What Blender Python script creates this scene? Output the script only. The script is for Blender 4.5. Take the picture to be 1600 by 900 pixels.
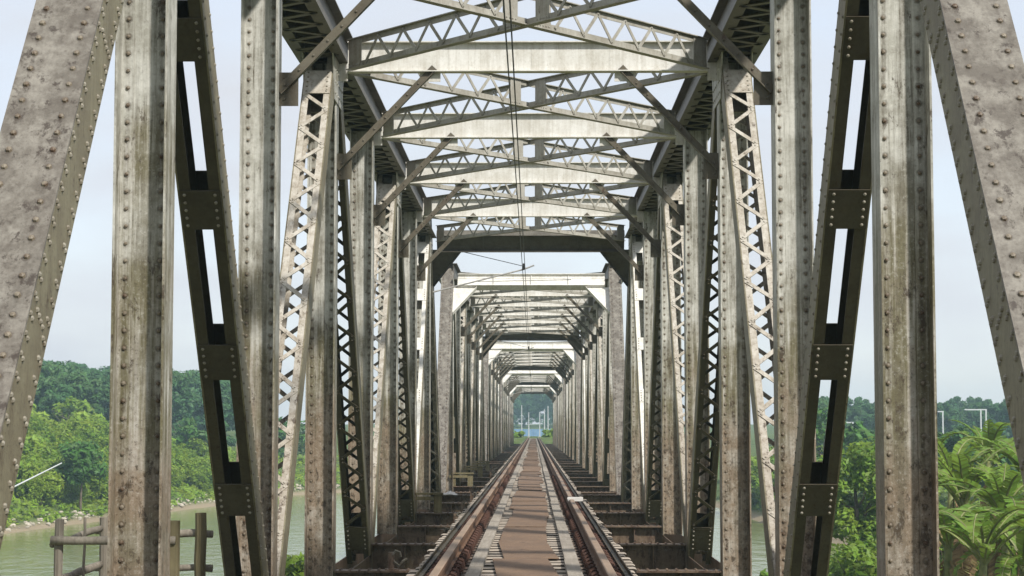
import bpy, math, random
import numpy as np
from mathutils import Vector, Matrix

for o in list(bpy.data.objects):
    bpy.data.objects.remove(o)
scene = bpy.context.scene
COL = scene.collection
R = math.radians
rng = random.Random(11)
nrg = np.random.default_rng(5)

# ------------------------------------------------------------ camera
# z = 0 is the photographer's eye, +y runs along the track, x = 0 is the track centre
cam_d = bpy.data.cameras.new('camera')
cam = bpy.data.objects.new('camera', cam_d)
COL.objects.link(cam)
cam_d.sensor_width = 36.0
cam_d.lens = 67.5
cam_d.clip_start = 0.1
cam_d.clip_end = 6000
cam.location = (0.07, 0.0, 0.0)
cam.rotation_euler = (R(90 + 4.22), 0, R(0.65))
scene.camera = cam

# ------------------------------------------------------------ sky + sun
SUN_EL = 42.0
SUN_AZ = 40.0          # degrees to the right of straight behind the camera
world = bpy.data.worlds.new("World")
scene.world = world
world.use_nodes = True
wn = world.node_tree
bg = wn.nodes['Background']
sky = wn.nodes.new('ShaderNodeTexSky')
sky.sky_type = 'NISHITA'
sky.sun_disc = False
sky.sun_elevation = R(SUN_EL)
sky.sun_rotation = R(180 - SUN_AZ)
sky.air_density = 1.0
sky.dust_density = 1.0
sky.ozone_density = 1.0
veil = wn.nodes.new('ShaderNodeMix')          # thin white cloud veil over the clear sky
veil.data_type = 'RGBA'
veil.inputs[0].default_value = 0.9
veil.inputs[7].default_value = (2.52, 2.62, 2.84, 1.0)
tcw = wn.nodes.new('ShaderNodeTexCoord'); mpw = wn.nodes.new('ShaderNodeMapping'); mpw.inputs['Scale'].default_value = (5, 5, 14)
nzw = wn.nodes.new('ShaderNodeTexNoise'); nzw.inputs['Scale'].default_value = 1.2; nzw.inputs['Detail'].default_value = 6
mrw = wn.nodes.new('ShaderNodeMapRange')
mrw.inputs[1].default_value = 0.35; mrw.inputs[2].default_value = 0.65; mrw.inputs[3].default_value = 0.82; mrw.inputs[4].default_value = 1.0
wn.links.new(tcw.outputs['Generated'], mpw.inputs[0]); wn.links.new(mpw.outputs[0], nzw.inputs['Vector'])
wn.links.new(nzw.outputs[0], mrw.inputs[0]); wn.links.new(mrw.outputs[0], veil.inputs[0])
wn.links.new(sky.outputs[0], veil.inputs[6])
wn.links.new(veil.outputs[2], bg.inputs[0])
bg.inputs[1].default_value = 0.15
sun_d = bpy.data.lights.new('sun', 'SUN')
sun_d.energy = 2.8
sun_d.angle = R(3.0)
sun_d.color = (1.0, 0.965, 0.915)
sun = bpy.data.objects.new('sun', sun_d)
COL.objects.link(sun)
to_sun = Vector((math.sin(R(SUN_AZ)) * math.cos(R(SUN_EL)), -math.cos(R(SUN_AZ)) * math.cos(R(SUN_EL)), math.sin(R(SUN_EL))))
sun.rotation_euler = to_sun.to_track_quat('Z', 'Y').to_euler()
vs = scene.view_settings
vs.view_transform = 'Standard'
vs.look = 'None'
vs.gamma = 1.0
vs.use_curve_mapping = False
vs.exposure = 1.0
scene.cycles.max_bounces = 8
scene.cycles.volume_bounces = 0
scene.cycles.volume_max_steps = 64

# ------------------------------------------------------------ node helpers
def newmat(name):
    m = bpy.data.materials.new(name)
    m.use_nodes = True
    nt = m.node_tree
    return m, nt, nt.nodes['Principled BSDF']

def nd(nt, kind, **kw):
    n = nt.nodes.new(kind)
    for k, v in kw.items():
        setattr(n, k, v)
    return n

def noise(nt, vec, scale, detail=6, rough=0.6, stretch=None):
    if stretch is not None:
        mp = nd(nt, 'ShaderNodeMapping')
        mp.inputs['Scale'].default_value = stretch
        nt.links.new(vec, mp.inputs[0])
        vec = mp.outputs[0]
    n = nd(nt, 'ShaderNodeTexNoise')
    n.inputs['Scale'].default_value = scale
    n.inputs['Detail'].default_value = detail
    n.inputs['Roughness'].default_value = rough
    nt.links.new(vec, n.inputs['Vector'])
    return n.outputs[0]

def remap(nt, val, a, b, c=0.0, d=1.0):
    n = nd(nt, 'ShaderNodeMapRange')
    n.inputs[1].default_value = a; n.inputs[2].default_value = b
    n.inputs[3].default_value = c; n.inputs[4].default_value = d
    nt.links.new(val, n.inputs[0])
    return n.outputs[0]

def mathn(nt, op, a, b):
    n = nd(nt, 'ShaderNodeMath', operation=op)
    for i, v in enumerate((a, b)):
        if isinstance(v, (int, float)):
            n.inputs[i].default_value = v
        else:
            nt.links.new(v, n.inputs[i])
    n.use_clamp = True
    return n.outputs[0]

def mix(nt, fac, a, b, blend='MIX'):
    n = nd(nt, 'ShaderNodeMix', data_type='RGBA', blend_type=blend)
    for sock, v in ((n.inputs[0], fac), (n.inputs[6], a), (n.inputs[7], b)):
        if isinstance(v, (int, float)):
            sock.default_value = v
        elif isinstance(v, tuple):
            sock.default_value = (*v, 1.0)
        else:
            nt.links.new(v, sock)
    return n.outputs[2]

def bump(nt, bsdf, h, strength, dist=0.01):
    b = nd(nt, 'ShaderNodeBump')
    b.inputs['Strength'].default_value = strength
    b.inputs['Distance'].default_value = dist
    nt.links.new(h, b.inputs['Height'])
    nt.links.new(b.outputs[0], bsdf.inputs['Normal'])

def steel(name, base, second, brown, rust, low=0.0, streak=0.5, rustcut=0.62, lowcol=None, moss=None, rivets=None, rough=0.5, bscale=3.2, spec=0.3):
    """weathered paint: two paint tones, run-down streaks, browner towards the splash zone, rust spots"""
    m, nt, b = newmat(name)
    geo = nd(nt, 'ShaderNodeNewGeometry')
    pos = geo.outputs['Position']
    blotch = noise(nt, pos, bscale, 9, 0.72)
    runs = noise(nt, pos, 1.0, 6, 0.65, stretch=(18, 18, 0.8))
    runs2 = noise(nt, pos, 1.0, 5, 0.6, stretch=(45, 45, 2.2))
    fine = noise(nt, pos, 38, 8, 0.75)
    mid = noise(nt, pos, 11, 9, 0.75, stretch=(1, 1, 0.5))
    c = mix(nt, remap(nt, blotch, 0.42, 0.60), base, second)
    sep = nd(nt, 'ShaderNodeSeparateXYZ')
    nt.links.new(pos, sep.inputs[0])
    big = noise(nt, pos, 0.9, 4, 0.6)
    zz = mathn(nt, 'ADD', remap(nt, sep.outputs[2], 2.4, -1.5, 0.0, 1.0), remap(nt, big, 0.3, 0.7, -0.28, 0.28))
    if lowcol is not None:
        lowf = mathn(nt, 'MULTIPLY', remap(nt, zz, 0.25, 0.75), remap(nt, blotch, 0.32, 0.52, 0.55, 1.0))
        c = mix(nt, mathn(nt, 'MULTIPLY', lowf, low), c, lowcol)
    if moss is not None:
        band = mathn(nt, 'MULTIPLY', remap(nt, zz, 0.22, 0.42), remap(nt, zz, 0.80, 0.55))
        c = mix(nt, mathn(nt, 'MULTIPLY', mathn(nt, 'MULTIPLY', band, remap(nt, runs, 0.38, 0.54)), 0.9), c, moss)
    rr = mathn(nt, 'ADD', remap(nt, runs, 0.44, 0.68), mathn(nt, 'MULTIPLY', remap(nt, runs2, 0.5, 0.66), 0.5))
    dirt = mathn(nt, 'MULTIPLY', mathn(nt, 'MULTIPLY', rr, streak), remap(nt, mid, 0.32, 0.6, 0.25, 1.0))
    c = mix(nt, dirt, c, brown)
    mid2 = mathn(nt, 'ADD', mid, mathn(nt, 'MULTIPLY', zz, 0.055))
    sp = mathn(nt, 'MULTIPLY', remap(nt, mid2, rustcut, rustcut + 0.05), 0.85)
    c = mix(nt, sp, c, rust)
    thr = mathn(nt, 'MULTIPLY', remap(nt, fine, 0.55, 0.64), remap(nt, zz, 0.1, 0.9, 0.25, 0.95))
    c = mix(nt, thr, c, rust)
    if rivets is not None:      # rust rings and short runs left by the rivet heads
        dirv, off, per, xs_ = rivets
        def raw(op, a_, b_=0.0):
            n = nd(nt, 'ShaderNodeMath', operation=op)
            for i, v in enumerate((a_, b_)):
                if isinstance(v, (int, float)): n.inputs[i].default_value = v
                else: nt.links.new(v, n.inputs[i])
            return n.outputs[0]
        along = raw('ADD', raw('MULTIPLY', sep.outputs[1], dirv[0]), raw('MULTIPLY', sep.outputs[2], dirv[1]))
        t = raw('MULTIPLY', raw('FRACT', raw('MULTIPLY', raw('SUBTRACT', off, along), 1.0 / per)), per)
        ax = raw('ABSOLUTE', sep.outputs[0])
        dx = raw('MINIMUM', raw('ABSOLUTE', raw('SUBTRACT', ax, xs_[0])), raw('ABSOLUTE', raw('SUBTRACT', ax, xs_[1])))
        dz = raw('MINIMUM', t, raw('SUBTRACT', per, t))
        rr2 = raw('SQRT', raw('ADD', raw('MULTIPLY', dx, dx), raw('MULTIPLY', dz, dz)))
        gate = remap(nt, blotch, 0.36, 0.56, 0.15, 1.0)
        ring = mathn(nt, 'MULTIPLY', remap(nt, rr2, 0.027, 0.018), gate)
        run = mathn(nt, 'MULTIPLY', mathn(nt, 'MULTIPLY', remap(nt, dx, 0.014, 0.003), remap(nt, t, 0.095, 0.02)), remap(nt, mid, 0.40, 0.58))
        c = mix(nt, mathn(nt, 'MULTIPLY', mathn(nt, 'ADD', ring, run), 0.6), c, rust)
    c = mix(nt, remap(nt, fine, 0.46, 0.30, 0.0, 0.28), c, tuple(min(0.8, v * 1.5) for v in base))
    nt.links.new(c, b.inputs['Base Color'])
    b.inputs['Roughness'].default_value = rough
    b.inputs['Specular IOR Level'].default_value = spec
    bump(nt, b, mathn(nt, 'ADD', mathn(nt, 'MULTIPLY', fine, 0.5), mathn(nt, 'MULTIPLY', mid, 0.5)), 0.35, 0.008)
    return m

M = {}
M['paint'] = steel('weathered_silver_paint', (0.51, 0.50, 0.448), (0.33, 0.32, 0.272), (0.088, 0.074, 0.046), (0.05, 0.034, 0.02), low=0.95, streak=0.95, lowcol=(0.215, 0.16, 0.108), rustcut=0.60, moss=(0.135, 0.12, 0.055), rivets=((0.0, 1.0), -1.66, 0.108, (2.24, 2.453)))
M['pale'] = steel('clean_silver_paint', (0.66, 0.645, 0.595), (0.55, 0.53, 0.47), (0.26, 0.22, 0.15), (0.15, 0.11, 0.07), streak=0.4, rustcut=0.68)
M['mid'] = steel('dulled_silver_paint', (0.36, 0.345, 0.30), (0.27, 0.255, 0.215), (0.13, 0.10, 0.06), (0.08, 0.05, 0.03), streak=0.4, rustcut=0.64)
M['brown'] = steel('faded_primer_paint', (0.120, 0.106, 0.086), (0.228, 0.210, 0.175), (0.065, 0.052, 0.040), (0.045, 0.034, 0.026), low=0.35, streak=0.7, rustcut=0.57, lowcol=(0.16, 0.139, 0.115), bscale=5, rivets=((5.012 / math.hypot(5.012, 6.36), 6.36 / math.hypot(5.012, 6.36)), (6.8 * 5.012 - 1.93 * 6.36) / math.hypot(5.012, 6.36), 0.118, (2.24, 2.453)))
M['lace'] = steel('flaking_silver_paint', (0.46, 0.43, 0.37), (0.36, 0.325, 0.265), (0.14, 0.105, 0.065), (0.055, 0.036, 0.022), low=0.5, streak=0.6, rustcut=0.60, lowcol=(0.25, 0.205, 0.15), bscale=6)
M['olive'] = steel('shaded_dirty_olive_paint', (0.066, 0.057, 0.037), (0.050, 0.042, 0.028), (0.034, 0.025, 0.016), (0.035, 0.02, 0.012), streak=0.4, rustcut=0.64, spec=0.2)  # underside shade of the braces painted in as darker colour, with some dirt
M['grey'] = steel('grey_steel_paint', (0.125, 0.115, 0.092), (0.085, 0.077, 0.06), (0.05, 0.038, 0.024), (0.05, 0.03, 0.018), streak=0.4, rustcut=0.64, spec=0.2)
M['floor'] = steel('grimy_floor_steel', (0.150, 0.108, 0.072), (0.095, 0.062, 0.042), (0.048, 0.030, 0.020), (0.045, 0.024, 0.015), streak=0.5, rustcut=0.57)
M['plate'] = steel('rusted_walkway_plate', (0.200, 0.130, 0.080), (0.150, 0.098, 0.063), (0.10, 0.066, 0.044), (0.075, 0.046, 0.03), streak=0.5, rustcut=0.63, rough=0.75, bscale=2)
M['railside'] = steel('rusty_rail_steel', (0.155, 0.085, 0.046), (0.10, 0.056, 0.032), (0.07, 0.037, 0.023), (0.05, 0.027, 0.018), streak=0.2, rough=0.7)
M['side'] = steel('olive_web_paint', (0.20, 0.18, 0.115), (0.145, 0.125, 0.08), (0.085, 0.062, 0.036), (0.055, 0.035, 0.02), streak=0.6, rustcut=0.6, bscale=2.5)
M['knee'] = steel('dull_brace_paint', (0.13, 0.115, 0.083), (0.09, 0.077, 0.055), (0.07, 0.052, 0.032), (0.06, 0.035, 0.02), streak=0.4, rustcut=0.6)
M['rivet'] = steel('shaded_rusting_rivet_paint', (0.20, 0.17, 0.125), (0.14, 0.112, 0.078), (0.09, 0.06, 0.035), (0.07, 0.04, 0.022), rustcut=0.55, bscale=9)  # rust tone made darker, with the shade on the rivet heads painted in
M['bolt'] = steel('bright_bolt_paint', (0.27, 0.25, 0.20), (0.19, 0.17, 0.13), (0.12, 0.09, 0.06), (0.1, 0.07, 0.04))  # sky light on the end post rivet heads painted in as paler colour

def simple(name, col, rough=0.6, metal=0.0, var=0.25, scale=8.0):
    m, nt, b = newmat(name)
    geo = nd(nt, 'ShaderNodeNewGeometry')
    n = noise(nt, geo.outputs['Position'], scale, 6, 0.65)
    dark = tuple(c * (1 - var) for c in col)
    lite = tuple(min(1, c * (1 + var)) for c in col)
    nt.links.new(mix(nt, remap(nt, n, 0.3, 0.7), dark, lite), b.inputs['Base Color'])
    b.inputs['Roughness'].default_value = rough
    b.inputs['Metallic'].default_value = metal
    b.inputs['Specular IOR Level'].default_value = 0.3
    return m

M['railtop'] = simple('worn_rail_head', (0.255, 0.18, 0.122), 0.55, 0.0, 0.15, 3)
M['clip'] = simple('dark_rust_fastening', (0.062, 0.030, 0.020), 0.8, 0, 0.4, 30)
M['wire'] = simple('dark_wire', (0.03, 0.03, 0.03), 0.5)
M['tube'] = simple('galvanised_tube', (0.34, 0.33, 0.31), 0.5)
M['concrete'] = simple('pier_concrete', (0.32, 0.30, 0.26), 0.9, 0, 0.3, 1.5)
M['white'] = simple('white_paint', (0.72, 0.73, 0.72), 0.5, 0, 0.06)
M['offwhite'] = simple('greyed_white_paint', (0.45, 0.47, 0.47), 0.6, 0, 0.1)
M['rag'] = simple('white_cloth', (0.55, 0.53, 0.49), 0.8, 0, 0.1)
M['blue'] = simple('blue_sheet', (0.16, 0.27, 0.42), 0.5, 0, 0.2, 1.0)
M['rock'] = simple('bank_stone', (0.38, 0.34, 0.27), 0.9, 0, 0.35, 1.2)

def wood(name, a, bcol, axis):
    m, nt, b = newmat(name)
    geo = nd(nt, 'ShaderNodeNewGeometry')
    st = [22, 22, 22]; st[axis] = 1.0
    grain = noise(nt, geo.outputs['Position'], 2.0, 7, 0.7, stretch=tuple(st))
    blot = noise(nt, geo.outputs['Position'], 3.5, 5, 0.6)
    oi = nd(nt, 'ShaderNodeObjectInfo')
    c = mix(nt, remap(nt, grain, 0.35, 0.65), bcol, a)
    c = mix(nt, mathn(nt, 'MULTIPLY', remap(nt, blot, 0.45, 0.75), 0.6), c, tuple(v * 0.55 for v in bcol))
    c = mix(nt, mathn(nt, 'MULTIPLY', oi.outputs['Random'], 0.45), c, tuple(v * 0.6 for v in a))
    nt.links.new(c, b.inputs['Base Color'])
    b.inputs['Roughness'].default_value = 0.85
    b.inputs['Specular IOR Level'].default_value = 0.15
    bump(nt, b, grain, 0.4, 0.01)
    return m, nt, b, c, geo

M['plank'], *_ = wood('grey_plank', (0.38, 0.34, 0.28), (0.24, 0.205, 0.165), 1)
M['timber'], *_ = wood('mossy_timber', (0.195, 0.165, 0.09), (0.11, 0.09, 0.05), 2)
M['pole'], *_ = wood('grey_weathered_pole', (0.27, 0.24, 0.19), (0.13, 0.11, 0.085), 2)
# sleepers: grey wood whose tops are stained by rust beside the rails
m, nt, b, c, geo = wood('sleeper_wood', (0.46, 0.40, 0.33), (0.31, 0.26, 0.205), 0)
sx = nd(nt, 'ShaderNodeSeparateXYZ'); nt.links.new(geo.outputs['Position'], sx.inputs[0])
ab = nd(nt, 'ShaderNodeMath', operation='ABSOLUTE'); nt.links.new(sx.outputs[0], ab.inputs[0])
f1 = remap(nt, ab.outputs[0], 0.40, 0.46); f2 = remap(nt, ab.outputs[0], 0.78, 0.72)
st = noise(nt, geo.outputs['Position'], 9, 5)
fac = mathn(nt, 'MULTIPLY', mathn(nt, 'MULTIPLY', f1, f2), remap(nt, st, 0.2, 0.5, 0.6, 1.0))
c = mix(nt, fac, c, (0.060, 0.027, 0.017))
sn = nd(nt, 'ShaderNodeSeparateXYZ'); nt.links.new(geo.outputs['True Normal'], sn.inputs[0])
side_shade = nd(nt, 'ShaderNodeMath', operation='ABSOLUTE'); nt.links.new(sn.outputs[1], side_shade.inputs[0])
nt.links.new(mix(nt, remap(nt, side_shade.outputs[0], 0.75, 0.9), c, (0.028, 0.022, 0.017)), b.inputs['Base Color'])   # shade of the gaps painted dark on the long sides
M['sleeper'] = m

def leafmat(name, a, bcol, transl=0.35, rough=0.5, scale=0.25):
    m, nt, b = newmat(name)
    geo = nd(nt, 'ShaderNodeNewGeometry')
    n = noise(nt, geo.outputs['Position'], scale, 3)
    c = mix(nt, remap(nt, n, 0.35, 0.65), a, bcol)
    hs = nd(nt, 'ShaderNodeHueSaturation')
    nt.links.new(remap(nt, geo.outputs['Random Per Island'], 0, 1, 0.65, 1.4), hs.inputs['Value'])
    nt.links.new(remap(nt, geo.outputs['Random Per Island'], 0, 1, 0.485, 0.515), hs.inputs['Hue'])
    nt.links.new(c, hs.inputs['Color'])
    nt.links.new(hs.outputs[0], b.inputs['Base Color'])
    b.inputs['Roughness'].default_value = rough
    b.inputs['Specular IOR Level'].default_value = 0.25
    tr = nd(nt, 'ShaderNodeBsdfTranslucent')
    nt.links.new(hs.outputs[0], tr.inputs[0])
    ms = nd(nt, 'ShaderNodeMixShader')
    ms.inputs[0].default_value = transl
    nt.links.new(b.outputs[0], ms.inputs[1]); nt.links.new(tr.outputs[0], ms.inputs[2])
    nt.links.new(ms.outputs[0], nt.nodes['Material Output'].inputs[0])
    return m

M['bush'] = leafmat('bright_shrub_leaf', (0.20, 0.285, 0.028), (0.125, 0.215, 0.025), 0.45)
M['shrub'] = leafmat('lime_shrub_leaf', (0.25, 0.33, 0.03), (0.16, 0.26, 0.025), 0.45)
M['tree'] = leafmat('tree_leaf', (0.075, 0.165, 0.025), (0.045, 0.115, 0.02))
M['forest'] = leafmat('forest_leaf', (0.040, 0.108, 0.034), (0.072, 0.145, 0.036), scale=0.06)
M['banana'] = leafmat('banana_leaf', (0.20, 0.275, 0.04), (0.11, 0.19, 0.028), 0.45, 0.55, 0.6)
M['deadleaf'] = leafmat('dry_banana_leaf', (0.26, 0.18, 0.09), (0.18, 0.12, 0.06), 0.2, 0.7)
M['stem'] = simple('banana_stem', (0.16, 0.17, 0.06), 0.6, 0, 0.4, 5)
M['bark'] = simple('tree_bark', (0.13, 0.10, 0.07), 0.9, 0, 0.4, 4)

# ------------------------------------------------------------ mesh builder
class MB:
    def __init__(s):
        s.v = []; s.f = []; s.mi = []
    def raw(s, vs_, fs, mi=0):
        n = len(s.v)
        s.v.extend([tuple(v) for v in vs_])
        s.f.extend([tuple(i + n for i in f) for f in fs])
        s.mi.extend([mi] * len(fs))
    BOXF = [(0, 3, 2, 1), (4, 5, 6, 7), (0, 1, 5, 4), (1, 2, 6, 5), (2, 3, 7, 6), (3, 0, 4, 7)]
    def box(s, x0, x1, y0, y1, z0, z1, mi=0):
        x0, x1 = min(x0, x1), max(x0, x1); y0, y1 = min(y0, y1), max(y0, y1); z0, z1 = min(z0, z1), max(z0, z1)
        s.raw([(x0, y0, z0), (x1, y0, z0), (x1, y1, z0), (x0, y1, z0), (x0, y0, z1), (x1, y0, z1), (x1, y1, z1), (x0, y1, z1)], MB.BOXF, mi)
    def obox(s, o, a, bb, c, ra, rb, rc, mi=0):
        """box in the frame (a, bb, c) at origin o, with ranges along each axis"""
        o = Vector(o)
        vs_ = []
        for k in rc:
            for (i, j) in ((ra[0], rb[0]), (ra[1], rb[0]), (ra[1], rb[1]), (ra[0], rb[1])):
                vs_.append(o + a * i + bb * j + c * k)
        fs = MB.BOXF
        if a.cross(bb).dot(c) * (ra[1] - ra[0]) * (rb[1] - rb[0]) * (rc[1] - rc[0]) < 0:
            fs = [tuple(reversed(f)) for f in fs]
        s.raw(vs_, fs, mi)
    def bar(s, p0, p1, wdir, w, t, mi=0, ext=0.0):
        """flat bar from p0 to p1; w along wdir (made square to the axis), t across"""
        p0, p1 = Vector(p0), Vector(p1)
        u = (p1 - p0).normalized()
        L = (p1 - p0).length
        t_ = u.cross(Vector(wdir)).normalized()
        w_ = t_.cross(u).normalized()
        s.obox(p0, u, w_, t_, (-ext, L + ext), (-w / 2, w / 2), (-t / 2, t / 2), mi)
    def rivet(s, p, n, r=0.017, h=0.014, mi=0, seg=6):
        p = Vector(p); n = Vector(n).normalized()
        a = n.orthogonal().normalized(); b_ = n.cross(a)
        vs_ = []
        for (rr, hh) in ((r, -0.002), (r * 0.75, h * 0.7)):
            for k in range(seg):
                t = 2 * math.pi * k / seg
                vs_.append(p + a * (rr * math.cos(t)) + b_ * (rr * math.sin(t)) + n * hh)
        vs_.append(p + n * h)
        fs = [(k, (k + 1) % seg, seg + (k + 1) % seg, seg + k) for k in range(seg)]
        fs += [(seg + k, seg + (k + 1) % seg, 2 * seg) for k in range(seg)]
        s.raw(vs_, fs, mi)
    def tube(s, pts, rad, seg=8, mi=0, cap=True):
        pts = [Vector(p) for p in pts]
        if not isinstance(rad, (list, tuple)):
            rad = [rad] * len(pts)
        vs_ = []
        for i, p in enumerate(pts):
            d = (pts[min(i + 1, len(pts) - 1)] - pts[max(i - 1, 0)]).normalized()
            a = d.cross(Vector((0.31, 0.17, 0.93))).normalized(); b_ = d.cross(a)
            for k in range(seg):
                t = 2 * math.pi * k / seg
                vs_.append(p + (a * math.cos(t) + b_ * math.sin(t)) * rad[i])
        fs = []
        for i in range(len(pts) - 1):
            for k in range(seg):
                k2 = (k + 1) % seg
                fs.append((i * seg + k, (i + 1) * seg + k, (i + 1) * seg + k2, i * seg + k2))
        if cap:
            fs.append(tuple(range(seg)))
            fs.append(tuple(reversed(range((len(pts) - 1) * seg, len(pts) * seg))))
        s.raw(vs_, fs, mi)
    def build(s, name, mat, parent=None, loc=None, smooth=False):
        me = bpy.data.meshes.new(name)
        me.from_pydata(s.v, [], s.f)
        mats = mat if isinstance(mat, (list, tuple)) else [mat]
        for mm in mats:
            me.materials.append(mm)
        if len(mats) > 1:
            me.polygons.foreach_set('material_index', s.mi)
        if smooth:
            me.polygons.foreach_set('use_smooth', [True] * len(me.polygons))
        me.update()
        o = bpy.data.objects.new(name, me)
        COL.objects.link(o)
        if parent is not None:
            o.parent = parent
        if loc is not None:
            o.location = loc
        return o

def tag(o, label=None, cat=None, group=None, kind=None):
    if label: o['label'] = label
    if cat: o['category'] = cat
    if group: o['group'] = group
    if kind: o['kind'] = kind
    return o

def empty(name, loc=(0, 0, 0), rz=0.0):
    o = bpy.data.objects.new(name, None)
    o.empty_display_size = 0.2
    COL.objects.link(o)
    o.location = loc
    o.rotation_euler = (0, 0, rz)
    return o

def copy_tree(o, parent=None):
    c = o.copy()
    COL.objects.link(c)
    if parent is not None:
        c.parent = parent
    for ch in list(o.children):
        copy_tree(ch, c)
    return c

# ------------------------------------------------------------ terrain, water
WATER = -7.0
# shoreline polygons of the open water (x, y)
SHORE = [(-60, -90), (-52, 40), (-37, 122), (-31, 165), (-26.5, 205), (-16, 226), (-4, 231), (8, 229), (14, 217), (16, 190),
         (17, 165), (17.6, 142), (18.6, 118), (17, 92), (10.0, 72), (7.5, 50), (7.5, 25), (6, 4), (-7, 4), (-9, -10), (-14, -90)]
SH = np.array(SHORE)
def shore_dist(px, py):
    """signed distance to the water polygon (negative inside the water)"""
    P = np.stack([px, py], -1)
    best = np.full(px.shape, 1e9)
    inside = np.zeros(px.shape, bool)
    n = len(SH)
    for i in range(n):
        a, b_ = SH[i], SH[(i + 1) % n]
        ab_ = b_ - a
        t = np.clip(((P - a) @ ab_) / (ab_ @ ab_), 0, 1)
        q = a + t[..., None] * ab_
        best = np.minimum(best, np.hypot(*(np.moveaxis(P - q, -1, 0))))
        cond = (a[1] > py) != (b_[1] > py)
        xi = (b_[0] - a[0]) * (py - a[1]) / (b_[1] - a[1] + 1e-12) + a[0]
        inside ^= cond & (px < xi)
    return np.where(inside, -best, best)

def ground_h(px, py):
    px = np.asarray(px, float); py = np.asarray(py, float)
    d = shore_dist(px, py)
    h = np.where(d < 0, WATER + np.maximum(d * 0.35, -2.5), WATER + 0.1 + 3.6 * (1 - np.exp(-np.maximum(d, 0) / 9.0)) + 0.012 * np.maximum(d, 0))
    # near abutment and far embankment carry the track
    for (yc, half) in ((-30, 33), (262, 44)):
        e = np.clip(1 - (np.abs(py - yc) - half + 6) / 6, 0, 1) * np.clip(1 - (np.abs(px) - 4) / 8, 0, 1)
        h = np.maximum(h, np.where(e > 0, -9 + e * 7.55, h))
    # low wooded hills behind both banks
    h = h + 3.4 * np.exp(-(((px + 95) / 60) ** 2 + ((py - 290) / 80) ** 2)) * (d > 0)
    h = h + 0.6 * np.exp(-(((px - 95) / 60) ** 2 + ((py - 330) / 90) ** 2)) * (d > 0)
    wob = 0.25 * np.sin(px * 0.31 + 1.3) * np.cos(py * 0.27) + 0.18 * np.sin(px * 0.11 + py * 0.17)
    return h + wob * np.clip(d / 4, 0, 1)

gx = np.concatenate([np.linspace(-360, -70, 30)[:-1], np.linspace(-70, 70, 71), np.linspace(70, 360, 30)[1:]])
gy = np.concatenate([np.linspace(-90, 0, 19)[:-1], np.linspace(0, 280, 141), np.linspace(280, 640, 37)[1:]])
GX, GY = np.meshgrid(gx, gy)
GZ = ground_h(GX, GY)
nx, ny = len(gx), len(gy)
vv = np.stack([GX.ravel(), GY.ravel(), GZ.ravel()], 1)
ff = [(j * nx + i, j * nx + i + 1, (j + 1) * nx + i + 1, (j + 1) * nx + i) for j in range(ny - 1) for i in range(nx - 1)]
me = bpy.data.meshes.new('ground')
me.from_pydata(vv.tolist(), [], ff)
me.polygons.foreach_set('use_smooth', [True] * len(me.polygons))
m, nt, b = newmat('grassy_bank')
geo = nd(nt, 'ShaderNodeNewGeometry')
sp = nd(nt, 'ShaderNodeSeparateXYZ'); nt.links.new(geo.outputs['Position'], sp.inputs[0])
g1 = noise(nt, geo.outputs['Position'], 0.5, 7); g2 = noise(nt, geo.outputs['Position'], 2.5, 8)
c = mix(nt, remap(nt, g1, 0.35, 0.65), (0.10, 0.14, 0.035), (0.065, 0.10, 0.03))
c = mix(nt, mathn(nt, 'MULTIPLY', remap(nt, g2, 0.5, 0.7), 0.6), c, (0.17, 0.14, 0.075))
mud = remap(nt, sp.outputs[2], WATER + 0.55, WATER + 0.2)
c = mix(nt, mud, c, (0.26, 0.21, 0.14))
nt.links.new(c, b.inputs['Base Color']); b.inputs['Roughness'].default_value = 0.95
b.inputs['Specular IOR Level'].default_value = 0.1
bump(nt, b, g2, 0.7, 0.3)
me.materials.append(m)
ground = bpy.data.objects.new('ground', me); COL.objects.link(ground)
tag(ground, kind='structure', label='grassy river banks and low wooded rise', cat='ground')

w = MB(); w.raw([(-355, -88, WATER), (355, -88, WATER), (355, 636, WATER), (-355, 636, WATER)], [(0, 1, 2, 3)])
m, nt, b = newmat('river_water')
geo = nd(nt, 'ShaderNodeNewGeometry')
r1 = noise(nt, geo.outputs['Position'], 0.9, 5, 0.55, stretch=(1, 0.5, 1))
r2 = noise(nt, geo.outputs['Position'], 0.05, 4)
nt.links.new(mix(nt, remap(nt, r2, 0.35, 0.65), (0.145, 0.165, 0.05), (0.175, 0.185, 0.065)), b.inputs['Base Color'])
b.inputs['Roughness'].default_value = 0.13
b.inputs['Specular IOR Level'].default_value = 0.3
bump(nt, b, r1, 0.5, 0.2)
water = w.build('river_water', m)
tag(water, kind='structure', label='calm olive green river under the bridge', cat='water')

# ------------------------------------------------------------ truss span
P = 5.012           # panel length
W0, W1 = 2.185, 2.508  # inner and outer face of the truss planes
XC = (W0 + W1) / 2
HW = (W1 - W0) / 2
ZT, ZB = 4.43, -1.93  # chord axes
Y0 = 6.8
PITCH = 42.2
X = Vector((1, 0, 0)); Y = Vector((0, 1, 0)); Z = Vector((0, 0, 1))

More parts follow.
